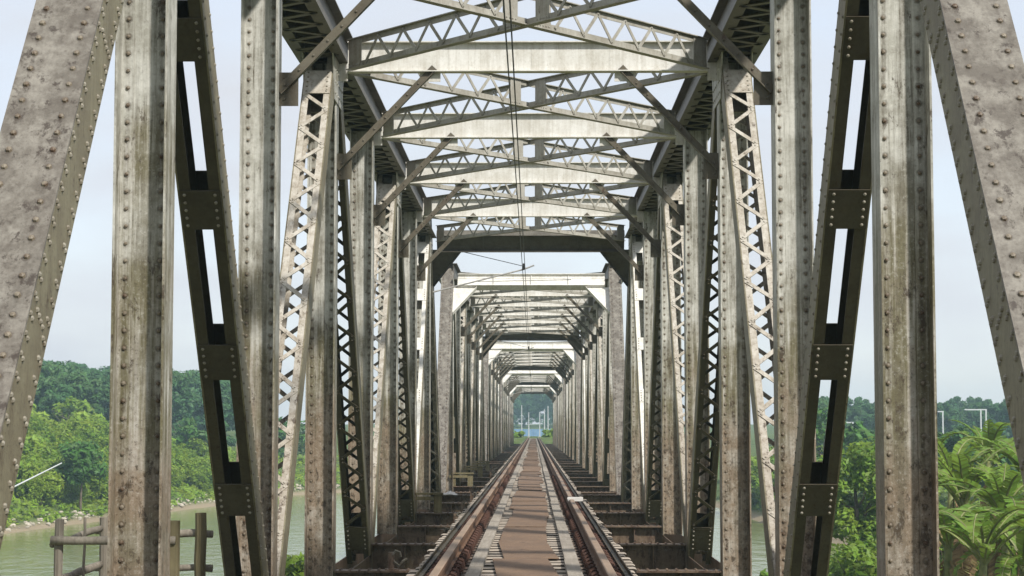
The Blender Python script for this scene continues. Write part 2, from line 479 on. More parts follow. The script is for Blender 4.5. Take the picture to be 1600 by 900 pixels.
def h_post(y, side, rivets):
    """riveted H section: web across the bridge, flanges along it"""
    mb = MB()
    sgn = side
    xa, xb = sgn * W0, sgn * W1
    lo, hi = min(xa, xb), max(xa, xb)
    z0, z1 = -1.72, 4.205
    mb.box(lo + 0.014, hi - 0.014, y - 0.007, y + 0.007, z0, z1)
    for (f0, f1) in ((lo, lo + 0.014), (hi - 0.014, hi)):
        mb.box(f0, f1, y - 0.15, y + 0.15, z0, z1)
    for sg in (-1, 1):
        mb.box(lo + 0.0145, lo + 0.09, y + sg * 0.007, y + sg * 0.019, z0 + 0.01, z1 - 0.01)
        mb.box(hi - 0.09, hi - 0.0145, y + sg * 0.007, y + sg * 0.019, z0 + 0.01, z1 - 0.01)
    # angle legs lying on the flanges' inner faces (front side), kept proud
    if rivets:
        n = int((z1 - z0 - 0.1) / 0.108)
        for i in range(n):
            z = z0 + 0.06 + i * 0.108
            for xr in (lo + 0.055, hi - 0.055):
                mb.rivet((xr, y - 0.019, z), (0, -1, 0), rng.uniform(.0135, .0165), rng.uniform(.010, .014), 1)
    return mb

def frame(p0, p1):
    p0, p1 = Vector(p0), Vector(p1)
    u = (p1 - p0).normalized()
    n = X.cross(u).normalized()
    return u, n, (p1 - p0).length

def lacing(mb, o, u, nv, s0, s1, noff, half, width=0.044, phase=0, rivets=False):
    """single zigzag flat bars across the member at offset noff along nv"""
    xh = HW - 0.045
    s = s0; k = phase
    lift = 0.013
    while s < s1 - 0.05:
        e = min(s + half, s1)
        xs = -xh if k % 2 == 0 else xh
        a = o + u * (s + 0.03 + rng.uniform(-.008, .008)) + X * xs + nv * noff
        b_ = o + u * (e - 0.03 + rng.uniform(-.008, .008)) - X * xs + nv * noff
        mb.bar(a, b_, nv, 0.010, width, ext=0.03)
        if rivets:
            sg = 1 if noff > 0 else -1
            mb.rivet(a + nv * sg * 0.005, nv * sg, 0.015, 0.012)
            mb.rivet(b_ + nv * sg * 0.005, nv * sg, 0.015, 0.012)
        s = e; k += 1

def channel_pair(mb, o, u, nv, s0, s1, dep, leg=0.095):
    """two riveted channels standing in the truss plane"""
    for sg in (-1, 1):
        e = sg * HW; i = sg * (HW - 0.013)
        mb.obox(o, X, u, nv, (min(e, i), max(e, i)), (s0, s1), (-dep, dep), 1)
        i2 = sg * (HW - leg)
        for t in (-1, 1):
            a0, a1 = min(i - sg * 0.0005, i2), max(i - sg * 0.0005, i2)
            mb.obox(o, X, u, nv, (a0, a1), (s0, s1), tuple(sorted((t * (dep - 0.001), t * (dep - 0.014)))))

def side_rivets(mb, o, u, nv, s0, s1, side, rows, step=0.12, pair=0.0, r=0.016):
    s = s0 + 0.06; k = 0
    sx_ = -side
    while s < s1:
        for (row, st) in rows:
            mb.rivet(o + u * (s + st * step) + X * (sx_ * HW) + nv * row, X * sx_, r, 0.013, 2)
        s += step

def span_parts(root, rivets):
    """all parts of one truss span, in the span's own coordinates (origin at its first bearing)"""
    def pt(side, k, top):
        return Vector((side * XC, k * P, ZT if top else ZB))
    for side in (-1, 1):
        # ---- end posts
        for (k0, k1) in ((0, 1), (8, 7)):
            o = pt(side, k0, False); q = pt(side, k1, True)
            u, nv, L = frame(o, q)
            if nv.z < 0: nv = -nv
            mb = MB()
            dep = 0.178
            channel_pair(mb, o, u, nv, -0.1, L + 0.12, dep)
            # cover plate on the upper face
            mb.obox(o, X, u, nv, (-HW - 0.012, HW + 0.012), (-0.1, L + 0.14), (dep + 0.0005, dep + 0.016))
            lacing(mb, o, u, nv, 0.3, L - 0.5, -dep - 0.006, 0.3)
            if k0 == 0 or rivets:
                s = 0.0
                while s < L + 0.1 and (rivets or k0 == 0):
                    for xr in (-HW + 0.055, HW - 0.055):
                        mb.rivet(o + u * s + X * xr + nv * (dep + 0.016), nv, rng.uniform(.0165, .0195), rng.uniform(.012, .016), 3)
                    s += 0.118 if rivets else 0.16
            if rivets and k0 == 0:
                side_rivets(mb, o, u, nv, 0.0, L, side, [(0.14, 0), (0.102, 0), (-0.102, 0.5), (-0.14, 0.5)], 0.118)
                for sp_ in (1.6, 3.1, 5.06, 6.6):     # splice rows across the web
                    for rr in (-0.06, -0.02, 0.02, 0.06):
                        mb.rivet(o + u * sp_ + X * (-side * HW) + nv * rr, X * -side, 0.016, 0.013, 2)
                # splice seam strip standing on the cover plate
            mb.build('end_post', [M['brown'], M['side'], M['bolt'], M['rivet']], root)
        # ---- verticals
        for k in range(1, 8):
            h_post(k * P, side, rivets).build('vertical_post', [M['paint'], M['rivet']], root)
        # ---- diagonals (Warren with verticals)
        for k in range(1, 7):
            top0 = (k % 2 == 1)
            o = pt(side, k, top0); q = pt(side, k + 1, not top0)
            u, nv, L = frame(o, q)
            if nv.z < 0: nv = -nv
            mb = MB()
            batten = k in (1, 6)
            dep = 0.135 if batten else 0.14
            s0, s1 = 0.30, L - 0.22
            if not top0: s0, s1 = 0.22, L - 0.30
            channel_pair(mb, o, u, nv, s0, s1, dep, 0.095 if batten else 0.08)
            dark = top0
            mat = M['olive'] if dark else (M['pale'] if batten else M['lace'])  # braces seen from below take the shade-darkened paint, others the lit tone
            if rivets and batten is True and k == 1:
                side_rivets(mb, o, u, nv, s0, s1, side, [(0.095, 0), (-0.095, 0.5)], 0.13, r=0.013)
            if not batten:
                for sg in (-1, 1):
                    lacing(mb, o, u, nv, s0 + 0.62, s1 - 0.62, sg * (dep + 0.004), 0.285, phase=0, rivets=rivets)
            d = mb.build('diagonal_brace', [mat, M['side'], M['bolt']], root)
            # batten plates
            if batten:
                cs = [0.75 + 1.375 * i for i in range(6)] if top0 else [L - 0.75 - 1.375 * i for i in range(6)]
                cs = [c_ for c_ in cs if 0.4 < c_ < L - 0.4]
                ln = 0.165
            else:
                cs = [s0 + 0.45, s1 - 0.52] if not top0 else [s0 + 0.52, s1 - 0.45]
                ln = 0.19
            for c_ in cs:
                for sg in (-1, 1):
                    b_ = MB()
                    z0_, z1_ = sg * (dep + 0.0005), sg * (dep + 0.011)
                    b_.obox(o, X, u, nv, (-HW + 0.012, HW - 0.012), (c_ - ln, c_ + ln), (min(z0_, z1_), max(z0_, z1_)))
                    if rivets:
                        for xr in (-HW + 0.05, HW - 0.05):
                            for j in range(5):
                                b_.rivet(o + u * (c_ - ln + 0.035 + j * (2 * ln - 0.07) / 4) + X * xr + nv * (dep * sg + sg * 0.011), nv * sg, 0.014, 0.012, 1)
                    b_.build('batten_plate', [mat, M['bolt']], d)
        # ---- top chord, open below with lacing
        mb = MB()
        ya, yb = P - 0.25, 7 * P + 0.25
        z0, z1 = 4.21, 4.65
        sg = side
        for xx in (W0, W1):
            i = xx + (0.013 if xx == W0 else -0.013)
            mb.box(sg * xx, sg * i, ya, yb, z0 + 0.014, z1)
        mb.box(sg * (W0 - 0.115), sg * (W0 + 0.013), ya, yb, z0, z0 + 0.0135)
        mb.box(sg * (W1 + 0.115), sg * (W1 - 0.013), ya, yb, z0, z0 + 0.0135)
        mb.box(sg * (W0 - 0.1), sg * (W1 + 0.1), ya - 0.02, yb + 0.02, z1 + 0.0005, z1 + 0.016)
        ct = mb.build('top_chord', M['grey'], root)
        mb = MB()
        oo = Vector((sg * XC, 0, 0))
        s = ya + 0.3; k = 0
        while s < yb - 0.3:
            xs = -HW - 0.02 if k % 2 == 0 else HW + 0.02
            mb.bar(oo + Y * s + X * xs + Z * (z0 - 0.006), oo + Y * (s + 0.27) - X * xs + Z * (z0 - 0.006), Z, 0.010, 0.075, ext=0.03)
            s += 0.27; k += 1
        y = ya + 0.55
        while y < yb:
            mb.box(sg * (W0 + 0.014), sg * (W1 - 0.014), y, y + 0.012, z0 + 0.02, z1 - 0.1)
            y += 0.83
        mb.build('chord_lacing', M['grey'], ct)
        # gusset plates of the top nodes
        for k in (1, 3, 5, 7):
            for (xf, out) in ((W0, -1), (W1, 1)):
                g = MB()
                xa, xb = sg * (xf + out * 0.001), sg * (xf + out * 0.013)
                yc = k * P
                pts = [(-0.62, 4.225), (-0.42, 3.72), (0.42, 3.72), (0.62, 4.225)]
                vs_ = [(xa, yc + a, z) for a, z in pts] + [(xb, yc + a, z) for a, z in pts]
                fs = [(0, 1, 2, 3), (7, 6, 5, 4)] + [(i, 4 + i, 4 + (i + 1) % 4, (i + 1) % 4) for i in range(4)]
                if (xb - xa) > 0: fs = [tuple(reversed(f)) for f in fs]
                g.raw(vs_, fs)
                if rivets and out == -1:
                    for r_ in range(3):
                        for q_ in range(6):
                            g.rivet((xb, yc - 0.36 + q_ * 0.144, 3.8 + r_ * 0.13), (-sg, 0, 0), 0.016, 0.013)
                g.build('gusset_plate', M['paint'], ct)
        # ---- bottom chord
        mb = MB()
        for xx in (W0, W1):
            i = xx + (0.013 if xx == W0 else -0.013)
            mb.box(sg * xx, sg * i, -0.25, 8 * P + 0.25, ZB - 0.22, ZB + 0.2)
            j = xx + (-0.09 if xx == W0 else 0.09)
            mb.box(sg * xx, sg * j, -0.25, 8 * P + 0.25, ZB - 0.22, ZB - 0.206)
        mb.build('bottom_chord', M['floor'], root)
    # ---- floor beams and stringers
    for k in range(0, 9):
        y = k * P
        mb = MB()
        e = W0 - 0.012
        mb.box(-e, e, y - 0.006, y + 0.006, -2.25, -1.601)
        mb.box(-e, e, y - 0.13, y + 0.13, -1.6, -1.58)
        mb.box(-e, e, y - 0.13, y + 0.13, -2.272, -2.2505)
        for xs in (-1.72, -1.25, 1.25, 1.72):
            mb.box(xs - 0.007, xs + 0.007, y - 0.1, y - 0.0065, -2.24, -1.605)
            mb.box(xs - 0.045, xs + 0.045, y - 0.018, y - 0.0066, -2.24, -1.606)
        if rivets or k == 0:
            n = 40
            for i in range(n):
                xr = -e + 0.06 + i * (2 * e - 0.12) / (n - 1)
                for yy in (-0.085, 0.085):
                    if abs(xr) > 0.8:
                        mb.rivet((xr, y + yy, -1.58), (0, 0, 1), 0.02, 0.018)
                if abs(xr) > 0.8:
                    mb.rivet((xr, y - 0.006, -1.67), (0, -1, 0), 0.016, 0.013)
            for xs in (-1.72, -1.25, 1.25, 1.72):
                for i in range(5):
                    mb.rivet((xs + 0.028, y - 0.018, -2.18 + i * 0.12), (0, -1, 0), 0.014, 0.012)
        mb.build('floor_beam', M['floor'], root)
    for side in (-1, 1):
        mb = MB()
        xs = side * 0.6
        for k in range(8):
            y0, y1 = k * P + 0.015, (k + 1) * P - 0.015
            mb.box(xs - 0.006, xs + 0.006, y0, y1, -1.79, -1.251)
            mb.box(xs - 0.1, xs + 0.1, y0, y1, -1.25, -1.232)
            mb.box(xs - 0.1, xs + 0.1, y0, y1, -1.81, -1.7905)
            mb.box(xs - 0.075, xs + 0.075, y0 - 0.2, y0 + 0.19, -1.56, -1.255)   # packing over the floor beam
        mb.build('stringer', M['floor'], root)
    # bottom wind bracing
    for k in range(8):
        for s_ in (-1, 1):
            mb = MB()
            zz = -2.20 + (0.02 if s_ > 0 else 0)
            mb.bar((-s_ * 2.15, k * P + 0.15, zz), (s_ * 2.15, (k + 1) * P - 0.15, zz), Z, 0.012, 0.12)
            mb.build('wind_brace', M['floor'], root)
    # ---- transverse struts
    for k in range(2, 7):
        y = k * P
        mb = MB()
        e = W0 - 0.118
        mb.box(-e, e, y - 0.006, y + 0.006, 4.113, 4.437)
        mb.box(-e, e, y - 0.07, y + 0.07, 4.10, 4.1125)
        mb.box(-e, e, y - 0.07, y + 0.07, 4.4375, 4.45)
        for xs in (-0.9, 0.05, 0.95):
            mb.box(xs - 0.002, xs + 0.002, y - 0.009, y + 0.009, 4.114, 4.436)
        for side in (-1, 1):     # hanger plates for the knee braces
            mb.box(side * 1.0, side * 1.24, y - 0.005, y + 0.005, 3.99, 4.0995)
            mb.box(side * e, side * (W0 - 0.0005), y - 0.006, y + 0.006, 4.0, 4.207)
        mb.build('transverse_strut', M['pale'], root)
        for side in (-1, 1):
            kb = MB()
            a = Vector((side * (W0 - 0.08), y - 0.02, 3.02)); c_ = Vector((side * 1.10, y - 0.02, 4.07))
            kb.bar(a, c_, Y, 0.075, 0.010, ext=0.08)
            nrm = (c_ - a).normalized().cross(Y).normalized()
            if nrm.z < 0: nrm = -nrm
            kb.bar(a + nrm * 0.037 - Y * 0.0, c_ + nrm * 0.037, nrm, 0.075, 0.010, ext=0.08)
            kb.box(side * (W0 - 0.001), side * (W0 - 0.17), y - 0.006, y + 0.006, 2.86, 3.16)
            if rivets:
                for i in range(9):
                    p_ = a.lerp(c_, i / 8) + nrm * 0.037
                    kb.rivet(p_ - Y * 0.005, (0, -1, 0), 0.014, 0.012)
                for zz in (2.92, 3.0, 3.09):
                    kb.rivet((side * (W0 - 0.045), y - 0.006, zz), (0, -1, 0), 0.016, 0.013)
            kb.build('knee_brace', M['knee'], root)
    # ---- portals, lying in the sloping plane of the end posts
    for k in (1, 7):
        fr = -1 if k == 1 else 1
        u, nv, _ = frame((0, (0 if k == 1 else 8) * P, ZB), (0, k * P, ZT))
        if nv.z < 0: nv = -nv
        o = Vector((0, k * P, ZT)) + u * 0.0
        e = W0 - 0.118
        mb = MB()
        mb.obox(o, X, u, nv, (-e, e), (-0.575, -0.165), (-0.008, 0.008))
        mb.obox(o, X, u, nv, (-e, e), (-0.59, -0.5755), (-0.11, 0.11))
        mb.obox(o, X, u, nv, (-e, e), (-0.1645, -0.15), (-0.11, 0.11))
        for xs in (-1.05, 0.0, 1.05):
            mb.obox(o, X, u, nv, (xs - 0.012, xs + 0.012), (-0.574, -0.166), (-0.05, 0.05))
        for t in (-1, 1):
            rr = (0.0085, 0.02) if t > 0 else (-0.02, -0.0085)
            mb.obox(o, X, u, nv, (-e + 0.01, e - 0.01), (-0.57, -0.49), rr)
            mb.obox(o, X, u, nv, (-e + 0.01, e - 0.01), (-0.24, -0.17), rr)
        if rivets:
            for i in range(44):
                xr = -e + 0.05 + i * (2 * e - 0.1) / 43
                sd = -1 if k == 7 else 1
                mb.rivet(o + X * xr + u * -0.53 + nv * (0.02 * sd), nv * sd, 0.016, 0.012)
        pf = mb.build('portal_beam', M['pale'] if k == 1 else M['grey'], root)  # near portal gets the lit tone, far portal's underside shade is painted grey
        for side in (-1, 1):
            g = MB()
            pts = [(W0 - 0.002, -0.592), (1.53, -0.592), (W0 - 0.002, -1.55)]
            vs_ = [o + X * (side * a) + u * z - nv * 0.007 for a, z in pts] + [o + X * (side * a) + u * z + nv * 0.007 for a, z in pts]
            fs = [(0, 1, 2), (5, 4, 3), (0, 3, 4, 1), (1, 4, 5, 2), (2, 5, 3, 0)]
            g.raw(vs_, fs)
            g.bar(o + X * (side * 1.52) + u * -0.592, o + X * (side * (W0 - 0.01)) + u * -1.56, nv, 0.12, 0.013)
            g.build('corner_bracket', M['pale'] if k == 1 else M['grey'], pf)  # brackets carry the same painted lit and shaded tones
    # ---- lattice lateral bracing
    for k in range(1, 7):
        for s_ in (-1, 1):
            mb = MB()
            dz = 0.005 if s_ > 0 else 0.0
            a = Vector((-s_ * 2.04, k * P + 0.13, 0)); c_ = Vector((s_ * 2.04, (k + 1) * P - 0.13, 0))
            u = (c_ - a).normalized(); L = (c_ - a).length
            pn = Vector((u.y, -u.x, 0))
            if pn.y > 0: pn = -pn
            zb, zt = 4.10 + dz, 4.45 + dz
            # angles
            mb.obox(a, u, pn, Z, (0, L), (-0.045, 0.045), (zb, zb + 0.010))
            mb.obox(a, u, pn, Z, (0, L), (0.0, 0.010), (zb + 0.0105, zb + 0.075))
            mb.obox(a, u, pn, Z, (0, L), (-0.045, 0.045), (zt - 0.010, zt))
            mb.obox(a, u, pn, Z, (0, L), (0.0, 0.010), (zt - 0.07, zt - 0.0105))
            # V lacing
            half = 0.235
            s = 0.28; j = 0
            mid = L / 2
            while s < L - 0.28 - half * 0.5:
                if not (mid - 0.34 < s + half / 2 < mid + 0.34):
                    za, zc = (zb + 0.045, zt - 0.04) if j % 2 == 0 else (zt - 0.04, zb + 0.045)
                    mb.bar(a + u * s + pn * 0.016 + Z * za, a + u * (s + half) + pn * 0.016 + Z * zc, pn, 0.008, 0.038, ext=0.01)
                    if rivets:
                        mb.rivet(a + u * s + pn * 0.020 + Z * za, pn, 0.013, 0.01)
                s += half; j += 1
            br = mb.build('lateral_brace', M['mid'], root)
            for (sa, sb) in ((0.02, 0.26), (mid - 0.36, mid - 0.16), (mid + 0.16, mid + 0.36), (L - 0.26, L - 0.02)):
                e_ = MB()
                e_.obox(a, u, pn, Z, (sa, sb), (0.0105, 0.019), (zb + 0.012, zt - 0.012))
                if rivets:
                    for q_ in range(4):
                        e_.rivet(a + u * (sa + 0.03 + q_ * (sb - sa - 0.06) / 3) + pn * 0.019 + Z * (zb + 0.04), pn, 0.012, 0.01)
                e_.build('end_plate', M['mid'], br)

GROUP = 'steel truss spans of the railway bridge'
labels = ['nearest riveted steel truss span, its brown leaning end posts filling both sides of the picture',
          'second truss span, its pinkish end posts and pale portal just past the near span',
          'third steel truss span, its pale portal framed inside the second span',
          'fourth steel truss span, small in the distance before the last span',
          'farthest steel truss span, at the end of the tunnel of portals before the trees']
span1 = empty('truss_span', (0, Y0, 0))
tag(span1, labels[0], 'bridge span', GROUP)
span_parts(span1, True)
span2 = empty('truss_span', (0, Y0 + PITCH, 0))
tag(span2, labels[1], 'bridge span', GROUP)
span_parts(span2, False)
for i in range(2, 5):
    c_ = copy_tree(span2)
    c_.location = (0, Y0 + PITCH * i, 0)
    c_['label'] = labels[i]
YEND = Y0 + PITCH * 4 + 8 * P

# piers under the span ends
PIERL = ['concrete pier in the river under the near end of the first truss span', 'concrete pier in the river between the first and second truss spans',
         'concrete pier in the river between the second and third truss spans', 'concrete pier in the river between the third and fourth truss spans',
         'concrete pier in the river between the fourth and last truss spans', 'concrete abutment on the far bank under the end of the last truss span']
for i in range(6):
    yc = Y0 + PITCH * i - 1.05 if i else Y0 - 0.5
    if i == 5: yc = YEND + 0.6
    mb = MB()
    n = 18
    def ring(z, hx, hy):
        return [(hx * np.sign(math.cos(t)) * abs(math.cos(t)) ** 0.45, hy * np.sign(math.sin(t)) * abs(math.sin(t)) ** 0.45, z) for t in [2 * math.pi * (k + .5) / n for k in range(n)]]
    levels = [(-9.6, 3.3, 1.05), (-2.85, 3.0, 0.85), (-2.849, 3.2, 1.15), (-2.42, 3.2, 1.15)]
    vs_ = [p for l in levels for p in ring(*l)]
    fs = [(a * n + k, a * n + (k + 1) % n, (a + 1) * n + (k + 1) % n, (a + 1) * n + k) for a in range(3) for k in range(n)]
    fs.append(tuple(range(3 * n, 4 * n)))
    mb.raw(vs_, fs)
    for sx_ in (-1, 1):
        for dy in ((-1.05, 1.05) if 0 < i < 5 else (0.5 if i == 0 else -0.6,)):
            mb.box(sx_ * 2.1, sx_ * 2.64, dy - 0.25, dy + 0.25, -2.42, -2.16)
    tag(mb.build('bridge_pier', M['concrete'], loc=(0, yc, 0)), PIERL[i], 'bridge pier', 'piers under the bridge')

# ------------------------------------------------------------ track
ZR = -0.91        # top of rail
ZS = -1.045       # top of sleepers
YS, YE = 8.0, 236.0
def rail_profile():
    h = [(-0.029, 0.0), (-0.029, -0.028), (-0.010, -0.042), (-0.008, -0.105), (-0.055, -0.124), (-0.055, -0.133)]
    h[0] = (-0.023, 0.0); h.insert(1, (-0.029, -0.006))
    return h + [(-x, z) for x, z in reversed(h)]
for side in (-1, 1):
    prof = rail_profile()
    mb = MB()
    n = len(prof)
    ys = [YS] + [YS + i * 4.0 for i in range(1, int((YE - YS) / 4))] + [YE]
    xs = side * 0.566
    vs_ = []
    for y in ys:
        wob = 0.003 * math.sin(y * 0.7 + side)
        vs_ += [(xs + px + wob, y, ZR + pz) for px, pz in prof]
    for a in range(len(ys) - 1):
        for k in range(n):
            k2 = (k + 1) % n
            top = prof[k][1] > -0.009 and prof[k2][1] > -0.009
            mb.raw([], [])
            mb.f.append((a * n + k, (a + 1) * n + k, (a + 1) * n + k2, a * n + k2)); mb.mi.append(1 if top else 0)
    mb.f.append(tuple(range(n))); mb.mi.append(0)
    mb.v = vs_
    rl = mb.build('rail', [M['railside'], M['railtop']])
    tag(rl, 'long rusty steel rail on the left of the brown walkway' if side < 0 else 'long rusty steel rail on the right of the brown walkway', 'rail', 'running rails of the track')
    gs = MB()
    xg = side * 0.735
    y = YS
    while y < YE - 3:
        gs.box(xg - 0.02, xg + 0.02, y, y + 5.97, ZS + 0.004, ZS + 0.016)
        gs.box(xg + side * 0.012, xg + side * 0.02, y, y + 5.97, ZS + 0.0165, ZS + 0.045)
        y += 6.0
    tag(gs.build('guard_strip', M['olive']), 'dark steel angle guard running along the left sleeper ends' if side < 0 else 'dark steel angle guard running along the right sleeper ends', 'guard rail', 'guard strips outside the rails')

SP = 0.36
def sleeper_mesh(seed):
    r = random.Random(seed)
    mb = MB()
    b_ = 0.003
    x, yw, h = 0.84, 0.092, 0.185
    sec = [(-yw, -h), (yw, -h), (yw, -b_), (yw - b_, 0), (-yw + b_, 0), (-yw, -b_)]
    st = [-x, -x + 0.015, -0.5, -0.1, 0.3, x - 0.015, x]
    n = 6
    for i, xx in enumerate(st):
        sc = 0.93 if i in (0, len(st) - 1) else 1.0
        jy, jz = r.uniform(-.006, .006), r.uniform(-.004, 0.0)
        mb.v += [(xx, a * sc + jy, -h / 2 + (c_ + h / 2) * sc + jz) for a, c_ in sec]
    for i in range(len(st) - 1):
        for k in range(n):
            mb.f.append((i * n + k, i * n + (k + 1) % n, (i + 1) * n + (k + 1) % n, (i + 1) * n + k)); mb.mi.append(0)
    mb.f.append(tuple(reversed(range(n)))); mb.mi.append(0)
    mb.f.append(tuple(range((len(st) - 1) * n, len(st) * n))); mb.mi.append(0)
    return mb
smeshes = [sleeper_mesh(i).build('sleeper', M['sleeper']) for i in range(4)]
clip = MB()      # tie plate with two bent clips, at local origin
clip.box(-0.11, 0.11, -0.08, 0.08, 0.0005, 0.012)
for sg in (-1, 1):
    for yy in (-0.045, 0.045):
        pts = [(sg * 0.10, yy, 0.012), (sg * 0.095, yy, 0.05), (sg * 0.07, yy, 0.06), (sg * 0.045, yy * 0.6, 0.035)]
        clip.tube(pts, 0.011, 6)
    clip.rivet((sg * 0.085, 0, 0.012), (0, 0, 1), 0.02, 0.03)
clip_o = clip.build('rail_fastening', M['clip'])
used = set(); used_clip = False
far = MB()
y = YS + 0.3; i = 0
while y < YE - 1:
    if 11.5 < y and i < 300:
        k = rng.randrange(4)
        if k in used:
            s = smeshes[k].copy(); COL.objects.link(s)
        else:
            s = smeshes[k]; used.add(k)
        s.location = (rng.uniform(-.025, .025), y + rng.uniform(-.012, .012), ZS + rng.uniform(-.004, 0.0))
        s.rotation_euler = (0, 0, rng.uniform(-.008, .008))
        tag(s, 'weathered grey wooden sleeper rust stained beside the rails', 'sleeper', 'sleepers under the track')
        if y < 42:
            for sx_ in (-1, 1):
                if used_clip:
                    c_ = clip_o.copy(); COL.objects.link(c_)
                else:
                    c_ = clip_o; used_clip = True
                c_.parent = s
                c_.location = (sx_ * 0.566 - s.location.x, 0, ZS - s.location.z)
        i += 1
    elif y > 11.5:
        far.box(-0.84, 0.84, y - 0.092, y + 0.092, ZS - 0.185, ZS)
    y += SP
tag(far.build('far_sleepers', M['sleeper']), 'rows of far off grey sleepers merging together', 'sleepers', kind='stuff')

# walkway plates and side planks
y = 10.6; i = 0
pl_mesh = []
while y < YEND + 6:
    L = 2.45
    if y < 13: dx, rz, wd = -0.10, R(2.6), 0.43
    elif y < 16: dx, rz, wd = 0.005, R(2.2), 0.44
    else: dx, rz, wd = rng.uniform(-.03, .03), R(rng.uniform(-.7, .7)), rng.choice((0.41, 0.44, 0.5))
    mb = MB()
    nseg = 6
    rr = random.Random(i)
    top = []
    for a in range(nseg + 1):
        yy = -L / 2 + 0.008 + (L - 0.016) * a / nseg
        zz = 0.012 + rr.uniform(0, 0.006) + (0.012 if a in (0,) and rr.random() < .4 else 0)
        top.append((yy, zz))
    hw = wd / 2
    for (yy, zz) in top:
        mb.v += [(-hw, yy, zz - 0.007), (hw, yy, zz - 0.007), (hw, yy, zz), (-hw, yy, zz)]
    for a in range(nseg):
        for k in range(4):
            mb.f.append((a * 4 + k, a * 4 + (k + 1) % 4, a * 4 + 4 + (k + 1) % 4, a * 4 + 4 + k)); mb.mi.append(0)
    mb.f.append((3, 2, 1, 0)); mb.mi.append(0)
    mb.f.append(tuple(nseg * 4 + k for k in range(4))); mb.mi.append(0)
    o = mb.build('walkway_plate', M['plate'], loc=(dx, y + L / 2, ZS + 0.001))
    o.rotation_euler = (0, 0, rz)
    lab = 'rust brown steel plate laid flat between the rails'
    if y < 13: lab = 'nearest rust brown walkway plate at the bottom edge of the picture'
    elif y < 16: lab = 'crooked rust brown walkway plate, second from the camera'
    tag(o, lab, 'steel plate', 'walkway plates between the rails')
    y += L; i += 1
for side in (-1, 1):
    y = 10.2 + (0.8 if side > 0 else 0)
    while y < YEND + 6:
        L = rng.uniform(3.4, 4.4)
        mb = MB()
        hw = rng.uniform(0.048, 0.054)
        mb.box(-hw, hw, -L / 2 + 0.01, L / 2 - 0.01, 0.001, 0.028 + rng.uniform(0, .008))
        o = mb.build('walkway_plank', M['plank'], loc=(side * 0.362 + rng.uniform(-.004, .004), y + L / 2, ZS))
        o.rotation_euler = (0, 0, R(rng.uniform(-.08, .08)))
        tag(o, 'narrow grey plank laid lengthwise on the sleepers left of the brown plates' if side < 0 else 'narrow grey plank laid lengthwise on the sleepers right of the brown plates', 'plank',
            'planks left of the walkway plates' if side < 0 else 'planks right of the walkway plates')
        y += L

# ------------------------------------------------------------ overhead wires and cantilevers
for (xw, zw, lab) in ((-0.175, 3.52, 'lower dark overhead wire running the length of the bridge, left of its twin'), (-0.125, 3.62, 'upper dark overhead wire running the length of the bridge, right of its twin')):
    mb = MB()
    pts = []
    y = -8.0
    while y <= 236:
        ph = ((y - 42.5) % 42.2) / 42.2
        pts.append((xw, y, zw - 0.10 * 4 * ph * (1 - ph) * (1 if zw > 3.6 else 0.3)))
        y += 2.5
    mb.tube(pts, 0.0075, 5)
    tag(mb.build('overhead_wire', M['wire']), lab, 'wire', 'overhead wires')
CL = ['grey tube cantilever holding the wires at the far portal of the nearest span', 'grey tube cantilever holding the wires at the far portal of the second span',
      'grey tube cantilever holding the wires at the far portal of the third span', 'small grey tube cantilever holding the wires at the far portal of the fourth span']
cant = empty('wire_cantilever', (0, Y0 + 7 * P + 0.35, 0))
mb = MB(); mb.tube([(-W0 + 0.0, 0, 3.02), (-0.15, 0, 3.53), (0.08, 0, 3.62)], 0.018, 8); mb.build('arm_tube', M['tube'], cant)
mb = MB(); mb.tube([(-1.6, -0.05, 3.94), (-0.16, 0, 3.60)], 0.008, 6); mb.build('stay_rod', M['wire'], cant)
mb = MB(); mb.tube([(-1.16, 0, 3.26), (0.9, 0, 3.30)], 0.009, 6); mb.build('steady_rod', M['tube'], cant)
mb = MB(); mb.tube([(-0.15, 0, 3.52), (-0.15, 0, 3.66)], 0.024, 8); mb.tube([(-0.15, 0, 3.54), (-0.15, 0, 3.57)], 0.04, 8); mb.build('insulator', M['wire'], cant)
mb = MB(); mb.box(-W0 + 0.001, -W0 + 0.03, -0.08, 0.08, 2.9, 3.15); mb.build('mounting_plate', M['grey'], cant)
tag(cant, CL[0], 'cantilever', 'wire cantilevers')
for i in range(1, 4):
    c_ = copy_tree(cant); c_.location.y += PITCH * i; c_['label'] = CL[i]

# ------------------------------------------------------------ things on the left of the floor
# cable brackets standing on the left floor beams
proto = empty('cable_bracket', (-1.35, Y0 + 2 * P, -1.58))
mb = MB(); mb.box(-0.035, 0.035, -0.03, 0.03, 0.0, 0.2); mb.box(-0.07, 0.07, -0.06, 0.06, 0.0005, 0.015); mb.build('post', M['floor'], proto)
mb = MB()
mb.tube([(0.03, -0.035, 0.10), (0.09, -0.035, 0.05), (0.13, -0.035, 0.10), (0.18, -0.035, 0.13)], 0.016, 6)
mb.tube([(0.02, -0.035, 0.17), (0.05, -0.035, 0.22), (0.10, -0.035, 0.20), (0.11, -0.035, 0.15)], 0.014, 6)
mb.build('hook', M['grey'], proto)
mb = MB()
mb.tube([(0.45 + 0.05 * math.cos(t), -0.02, 0.06 + 0.06 * math.sin(t)) for t in [k * math.pi / 5 for k in range(11)]], 0.013, 6)
mb.box(0.435, 0.465, -0.035, -0.005, 0.0, 0.02)
mb.build('ring', M['grey'], proto)
first = True
for sp_ in range(2):
    for k in range(2, 9):
        if sp_ == 0 and k == 2:
            o = proto
        else:
            o = copy_tree(proto)
            o.location = (-1.35 + rng.uniform(-.25, .15), Y0 + PITCH * sp_ + k * P, -1.58)
        tag(o, 'dark cable bracket with hook and ring on a left floor beam', 'bracket', 'cable brackets on the left floor beams')

